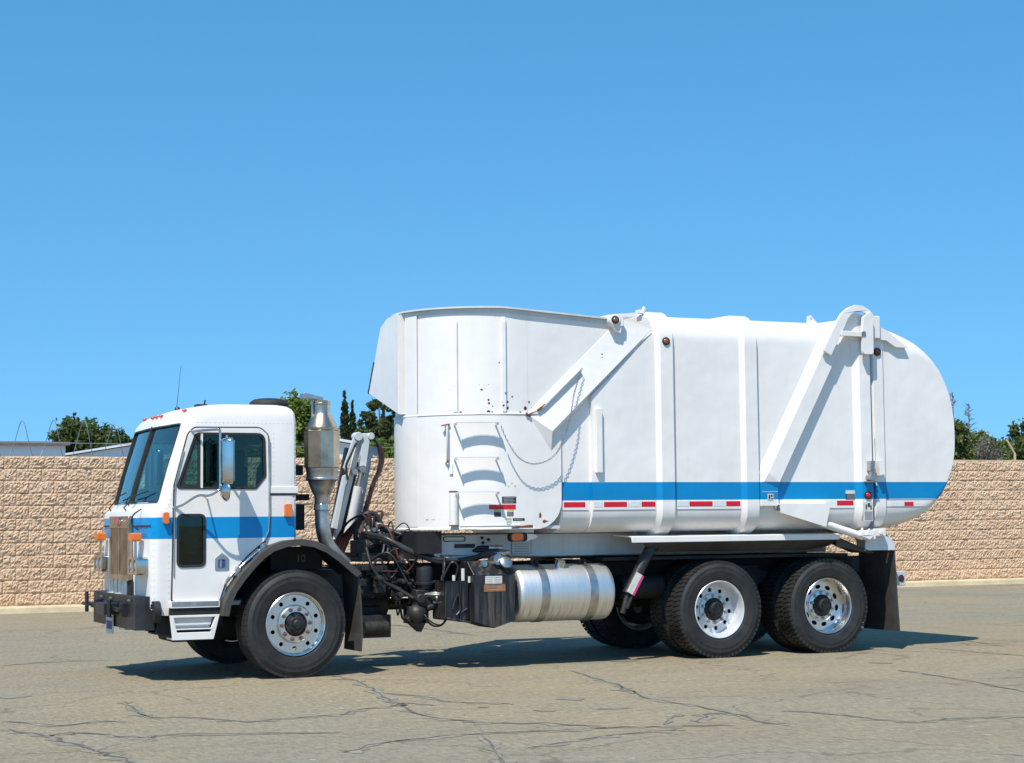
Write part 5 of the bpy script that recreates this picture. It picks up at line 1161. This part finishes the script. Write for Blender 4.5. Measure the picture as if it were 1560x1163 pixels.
m = MB(); m.cyl((1.75, -1.08, .88), (1.75, -1.08, 1.00), .018, n=10); m.cyl((1.66, -1.06, .88), (1.66, -1.06, .935), .016, n=8); m.cyl((1.80, -1.12, .86), (1.80, -1.12, .92), .014, n=8); m.build('battery_post', 'label_white', TR)
m = MB(); m.tube(spline([(1.70, -1.0, .9), (1.72, -1.02, 1.02), (1.66, -1.0, 1.06), (1.60, -.95, .92)]), .012, 6); m.build('battery_cable', 'hose', TR, smooth=60)
m = MB(); m.tube(spline([(1.62, -1.11, .60), (1.68, -1.12, .75), (1.70, -1.12, .60), (1.66, -1.12, .54), (1.78, -1.10, .60)]), .011, 6); m.build('battery_cable', 'hose', TR, smooth=60)
m = MB(); m.box(1.935, 2.115, -1.2030, -1.2005, .845, .922); m.build('tank_label', 'label_white', HT)
m = MB(); m.box(1.92, 2.15, -1.2030, -1.2005, .768, .838); m.build('tank_label', 'label_orange', HT)
m = MB()
for i in range(4): m.box(1.945, 2.015, -1.2042, -1.2031, .852+.018*i, .856+.018*i); m.box(2.03, 2.10, -1.2042, -1.2031, .852+.018*i, .856+.018*i)
for i in range(2): m.box(1.95, 2.12, -1.2042, -1.2031, .785+.024*i, .792+.024*i)
m.build('print_lines', 'print_grey', HT)
m = MB(); m.cyl((2.09, -1.02, 1.06), (2.10, -1.16, 1.085), .055, n=20); m.lathe([(0, -.02), (.05, -.02), (.062, -.012), (.062, .006), (.0, .006)], (0, 0, 0), 'y', 24)
q = Matrix.Rotation(R_(-28), 3, 'X'); k0 = len(m.v)-24*5; m.v = [v if i < 40 else tuple(q @ Vector(v)+Vector((2.165, -1.19, 1.055))) for i, v in enumerate(m.v)]; m.build('filler_cap', 'steel', HT, smooth=35)
m = MB(); m.cyl((1.955, -1.10, 1.035), (1.957, -1.125, 1.045), .036, n=18); m.build('sight_glass', 'steel', HT, smooth=40)
# air dryer canister and valves ahead of the oil tank
m = MB(); m.lathe([(0, .185), (.05, .182), (.078, .165), (.084, .14), (.085, .02), (.104, .015), (.104, -.005), (.085, -.01), (.08, -.05), (.0, -.05)], (1.475, -.75, .845), 'z', 28); m.build('air_dryer', 'black', TR, smooth=40)
m = MB(); m.box(1.36, 1.58, -.82, -.60, .62, .79); m.cyl((1.40, -.86, .70), (1.40, -.6, .70), .05, n=14); m.cyl((1.47, -.80, .60), (1.62, -.80, .64), .035, n=12); m.box(1.30, 1.50, -.80, -.60, .45, .62); m.ball((1.38, -.78, .55), .10, 12); m.prism([(1.26, .50), (1.42, .36), (1.50, .52), (1.40, .62)], -.80, -.66); m.build('valve_body', 'greasy', TR, smooth=35, bevel=.01)
m = MB(); m.ball((1.57, -.84, .70), .03, 8); m.ball((1.60, -.85, .585), .02, 8); m.cyl((1.52, -.86, .66), (1.64, -.86, .66), .012, n=8); m.build('valve_fitting', 'steel', TR)
# black lift cylinder by the rear wheels
m = MB(); m.cyl((3.84, -1.10, 1.18), (3.56, -1.10, .70), .058, n=20); m.cyl((3.84, -1.10, 1.18), (3.87, -1.10, 1.235), .075, n=16); lc = m.build('lift_cylinder', 'black', TR, smooth=40)
m = MB(); m.cyl((3.57, -1.10, .71), (3.50, -1.10, .50), .03, n=12); m.cyl((3.62, -1.14, .75), (3.53, -1.14, .55), .018, n=8); m.build('cylinder_rod', 'greasy', lc, smooth=40)
dv = (Vector((3.56, 0, .70))-Vector((3.84, 0, 1.18))).normalized(); pv = Vector((-dv.z, 0, dv.x)); 
def onrod(t, w): q = Vector((3.84, 0, 1.18))+dv*t+pv*w; return (q.x, q.z)
m = MB(); m.prism([onrod(.32, -.045), onrod(.55, -.045), onrod(.55, .045), onrod(.32, .045)], -1.170, -1.158); m.build('cylinder_label', 'label_white', lc)
m = MB(); m.prism([onrod(.32, .020), onrod(.55, .020), onrod(.55, .046), onrod(.32, .046)], -1.172, -1.1705); m.build('cylinder_label', 'pink', lc)

# ------------------------------------------------------------------ exhaust stack
ex, ey = .455, -.62
m = MB(); a0 = math.pi/8
def octa(r, z): return [(ex+r*math.cos(a0+k*math.pi/4), ey+r*math.sin(a0+k*math.pi/4), z) for k in range(8)]
m.rings([octa(.170, 2.02), octa(.173, 2.03), octa(.173, 2.385), octa(.166, 2.395)]); mf = m.build('exhaust_muffler', 'stain', TR)
m = MB(); m.lathe([(.163, 2.393), (.166, 2.40), (.166, 2.418), (.150, 2.424), (.142, 2.45), (.105, 2.525), (.085, 2.555), (.081, 2.565), (.081, 2.645), (.086, 2.65), (.086, 2.665), (.081, 2.67), (.083, 2.69), (.075, 2.69), (.075, 2.5)], (ex, ey, 0), 'z', 32); m.build('outlet_cone', 'stain', mf, smooth=40)
m = MB(); m.lathe([(.166, 2.022), (.158, 2.015), (.158, 1.985), (.154, 1.98), (.154, 1.92), (.160, 1.915), (.160, 1.90), (.138, 1.885), (.115, 1.82), (.090, 1.76), (.076, 1.74), (.074, 1.60)], (ex, ey, 0), 'z', 32); m.build('inlet_cone', 'steel', mf, smooth=40)
m = MB(); m.tube(spline([(ex, ey, 1.74), (ex, ey, 1.55), (ex+.01, ey, 1.40), (ex+.06, ey+.02, 1.26), (ex+.16, ey+.05, 1.14), (ex+.26, ey+.08, 1.06)], 6), .072, 20); m.build('exhaust_pipe', 'steel', mf, smooth=60)
m = MB(); m.lathe([(.077, 1.66), (.082, 1.655), (.082, 1.60), (.077, 1.595)], (ex, ey, 0), 'z', 28); m.build('pipe_clamp', 'chrome', mf, smooth=40)
m = MB(); m.prism([(-.02, 0), (.05, -.015), (.09, -.01), (.09, .015), (.03, .03), (-.10, .06), (-.12, .05), (-.12, -.0)], -.05, .05); m.v = [(ex+x-.09, ey+y, 2.705+z) for x, y, z in m.v]; m.beam((ex-.10, ey, 2.70), (ex-.10, ey, 2.45), .02, .02, (1, 0, 0)); m.build('rain_flap', 'steel', mf, bevel=.004)
m = MB(); m.box(.12, .24, -.30, .3, 1.25, 1.30); m.box(.14, .22, -.28, -.2, 1.0, 2.05); m.box(.14, .22, .2, .28, 1.0, 2.05); m.box(.12, .30, -.5, .3, 1.95, 2.05); m.box(.2, .38, -.45, .2, 1.70, 1.76); m.box(.12, .34, -.42, .32, 1.40, 1.66); m.build('stack_frame', 'chassis', TR)
m = MB(); m.cyl((.20, .05, 1.75), (.20, .05, 2.25), .16, n=24); m.build('air_filter_housing', 'black', TR, smooth=40, bevel=.02)

# ------------------------------------------------------------------ lifting arm folded behind the cab (far side)
N0 = set(bpy.data.objects)
AY = .72
m = MB(); m.prism([(.965, 2.03), (1.085, 2.375), (1.135, 2.37), (1.00, 1.98)], AY-.15, AY-.12); m.prism([(.970, 1.95), (1.015, 1.965), (.895, 1.37), (.840, 1.39)], AY-.15, AY-.09); arm = m.build('lift_arm', 'arm_shaded', TR, bevel=.006)
m = MB(); m.beam((1.105, AY-.06, 2.05), (.905, AY-.06, 1.26), .045, .055); m.beam((1.185, AY-.04, 2.40), (1.10, AY-.06, 2.02), .04, .06); m.build('lower_boom', 'white', arm, bevel=.006)
m = MB(); m.beam((1.06, AY-.02, 2.25), (.87, AY-.02, 1.25), .05, .07); m.beam((1.17, AY+.02, 2.10), (.98, AY+.02, 1.28), .05, .05); m.build('dark_gap_beam', 'greasy', arm, bevel=.006)  # dark beams put in as the shaded gaps between the boom members
m = MB(); m.prism([(1.185, 2.405), (1.270, 2.405), (1.215, 2.03), (1.145, 2.03)], AY-.15, AY-.10); m.cyl((1.130, AY-.17, 2.37), (1.130, AY-.06, 2.37), .048, n=18); m.cyl((1.272, AY-.17, 2.375), (1.272, AY-.06, 2.375), .038, n=18); m.build('knuckle', 'arm_shaded', arm, smooth=35, bevel=.005)
m = MB(); m.cyl((1.125, AY-.16, 1.83), (1.02, AY-.16, 1.33), .048, n=20); m.build('arm_cylinder', 'frame_white', arm, smooth=40)
m = MB(); m.cyl((1.165, AY-.16, 2.02), (1.125, AY-.16, 1.83), .022, n=12); m.cyl((1.165, AY-.20, 2.02), (1.165, AY-.10, 2.02), .038, n=14); m.cyl((1.08, AY-.19, 1.99), (1.08, AY-.12, 1.99), .032, n=14); m.build('cylinder_rod', 'steel', arm, smooth=40)
m = MB(); m.beam((1.235, AY-.02, 1.95), (1.10, AY-.02, 1.30), .04, .05); m.beam((1.32, AY+.02, 2.12), (1.17, AY+.02, 1.35), .03, .035); m.prism([(1.27, 2.28), (1.39, 2.25), (1.365, 2.14), (1.305, 2.15), (1.24, 1.96), (1.215, 1.97)], AY-.09, AY-.06); m.build('upper_boom', 'arm_shaded', arm, bevel=.006)
m = MB(); m.beam((1.29, AY+.05, 2.2), (1.06, AY+.05, 1.25), .04, .06); m.build('dark_gap_beam', 'greasy', arm, bevel=.006)  # another dark beam filling a shaded gap in the arm
m = MB()
for k in range(4): m.tube(spline([(1.27, AY-.14+.02*k, 2.36), (1.345+.012*k, AY-.12+.02*k, 2.31), (1.385+.015*k, AY-.1, 2.18), (1.37+.012*k, AY-.1, 2.02), (1.30+.01*k, AY-.1, 1.86), (1.20+.012*k, AY-.1, 1.55), (1.12+.015*k, AY-.15, 1.33)], 6), .012, 6, mi=1 if k in (1, 3) else 0)
m.build('arm_hose', ['hose', 'redhose'], arm, smooth=60)
m = MB(); m.tube(spline([(1.09, AY-.2, 2.30), (1.02, AY-.2, 2.15), (.985, AY-.18, 2.05), (1.0, AY-.18, 1.9)]), .012, 6); m.build('arm_hose', 'hose', arm, smooth=60)

for o in set(bpy.data.objects)-N0:
    for v in o.data.vertices: v.co.x += 0.123; v.co.z += 0.024

# ------------------------------------------------------------------ hydraulic valve bank and hoses between cab and hopper
N0 = set(bpy.data.objects)
rb = random.Random(12)
m = MB(); m.box(.86, 1.30, -.35, .25, 1.05, 1.14); m.box(.98, 1.28, -.20, .05, 1.14, 1.30); m.box(.85, .99, -.32, -.12, 1.10, 1.27)
for i in range(5): m.box(1.00+.055*i, 1.045+.055*i, -.26, -.02, 1.22, 1.36)
m.cyl((.93, -.33, 1.22), (1.02, -.33, 1.22), .06, n=14); vb = m.build('valve_bank', 'greasy', TR, smooth=35, bevel=.008)
m = MB()
for i in range(9): x, z = rb.uniform(.95, 1.28), rb.uniform(1.18, 1.42); m.cyl((x, -.26, z), (x, -.32, z), rb.uniform(.014, .026), n=8)
for i in range(5): x = 1.0+.055*i; m.cyl((x+.02, -.14, 1.36), (x+.02, -.14, 1.40+rb.uniform(0, .06)), .014, n=8)
m.tube(spline([(1.08, -.30, 1.43), (1.13, -.31, 1.42), (1.15, -.31, 1.25), (1.11, -.32, 1.10), (1.06, -.32, 1.10)]), .011, 6); m.tube(spline([(1.12, -.30, 1.41), (1.17, -.31, 1.38), (1.19, -.31, 1.22), (1.17, -.32, 1.08)]), .011, 6); m.build('valve_fitting', 'steel', vb, smooth=45)
m = MB()
for i in range(7):
    y = -.25+.05*i; x0 = .99+.04*i; m.tube(spline([(x0, y, 1.38), (x0+rb.uniform(-.05, .05), y, 1.50+rb.uniform(0, .07)), (x0-.16, y+.1, 1.47+rb.uniform(-.1, .05)), (x0-.24, y+.25, 1.28), (x0-.3, y+.3, 1.1)], 6), .013, 6, mi=i % 2)
m.tube(spline([(.92, -.1, 1.27), (.93, -.1, 1.42), (1.02, -.1, 1.535), (1.13, -.1, 1.53), (1.20, -.12, 1.40), (1.22, -.14, 1.24)], 6), .026, 8)
m.build('valve_hose', ['hose', 'redhose'], vb, smooth=60)
for o in set(bpy.data.objects)-N0:
    for v in o.data.vertices: v.co.x += 0.065; v.co.z += 0.019

def hoses(name, pts, r, n, spread, mat='hose'):
    m = MB()
    for k in range(n):
        m.tube([p+Vector((0, 0, 0)) for p in spline([(x, y+rb.uniform(-1, 1)*spread, z+rb.uniform(-1, 1)*spread) for x, y, z in pts], 7)], r*rb.uniform(.85, 1.1), 8)
    return m.build(name, mat, TR, smooth=60)
N0 = set(bpy.data.objects)
hoses('pressure_hose', [(1.02, -.35, 1.33), (1.10, -.60, 1.29), (1.30, -.72, 1.17), (1.57, -.82, 1.075), (1.88, -.88, 1.075), (2.0, -1.0, 1.13), (2.12, -1.06, 1.135)], .026, 4, .018)
hoses('return_hose', [(1.15, -.30, 1.40), (1.35, -.45, 1.33), (1.55, -.55, 1.23), (1.75, -.65, 1.16), (2.0, -.72, 1.17), (2.2, -.85, 1.17)], .022, 3, .02)
hoses('drop_hose', [(.93, -.50, 1.20), (.96, -.58, 1.02), (1.05, -.62, .88), (1.19, -.66, .80), (1.36, -.74, .68)], .018, 2, .012)
hoses('air_line', [(1.62, -.85, 1.10), (1.60, -.9, .98), (1.57, -.9, .85), (1.60, -.86, .70)], .010, 4, .03)
hoses('air_line', [(1.40, -.80, .60), (1.42, -.86, .49), (1.50, -.88, .42), (1.60, -.86, .44), (1.70, -.80, .55)], .009, 3, .02)
hoses('brake_line', [(1.42, -.80, .72), (1.52, -.90, .74), (1.64, -.88, .70), (1.70, -.8, .62)], .010, 3, .018, 'steel')
rb = random.Random(77)
for i in range(12):
    x0, x1 = rb.uniform(.95, 1.3), rb.uniform(1.25, 1.75); z0, z1 = rb.uniform(.95, 1.42), rb.uniform(.62, 1.15); y0, y1 = rb.uniform(-.5, -.2), rb.uniform(-.85, -.5)
    hoses('control_line', [(x0, y0, z0), (x0+(x1-x0)*.3, y0+(y1-y0)*.4, min(1.40, max(z0, z1)+rb.uniform(-.06, .08))), (x0+(x1-x0)*.7, y0+(y1-y0)*.7, z1-rb.uniform(.02, .16)), (x1, y1, z1)], rb.uniform(.006, .013), 1, .01, rb.choice(('hose', 'hose', 'greasy', 'redhose', 'hose')))
for i in range(14):
    x, z, y = rb.uniform(.98, 1.62), rb.uniform(.62, 1.10), rb.uniform(-.75, -.46); r = rb.uniform(.015, .034)
    m = MB(); m.cyl((x, y-.05, z), (x, y+.08, z), r, n=12); m.cyl((x, y-.065, z), (x, y-.05, z), r*.55, n=6); m.build('fitting', rb.choice(('greasy', 'black', 'greasy', 'greasy')), TR, smooth=40, bevel=.003)
m = MB()
for a, b in (((2.10, -1.06, 1.135), (2.22, -1.10, 1.14)), ((2.05, -.98, 1.19), (2.18, -1.02, 1.185))): m.cyl(a, b, .030, n=12); m.cyl(Vector(a).lerp(Vector(b), .4), Vector(a).lerp(Vector(b), .7), .037, n=6)
m.build('hose_coupling', 'steel', TR, smooth=40)
for o in set(bpy.data.objects)-N0:
    for v in o.data.vertices: v.co.x += 0.024; v.co.z += 0.01

m = MB()
for i in range(26):
    x = rb.uniform(.8, 1.6); z = rb.uniform(.72, 1.02); y = -.47-rb.uniform(0, .08); s_ = rb.uniform(.02, .07); m.box(x-s_, x+s_, y, -.44, z-s_*.6, z+s_*.6)
m.build('frame_bracket', 'greasy', TR, bevel=.006, kind='stuff')

# true length of the truck: stretch everything but the round wheels along the frame
SXF = 1.02366; seen = set()
def stretch(o, top):
    if 'wheel' in o.name and o.name.split('.')[0] in ('front_wheel', 'rear_wheel', 'inner_wheel'):
        o.location.x *= SXF; return
    if o.type == 'MESH' and o.data.name not in seen:
        seen.add(o.data.name)
        for v in o.data.vertices: v.co.x *= SXF
        o.data.update()
    o.location.x *= SXF
    for c in o.children: stretch(c, False)
for o in TR.children: stretch(o, True)
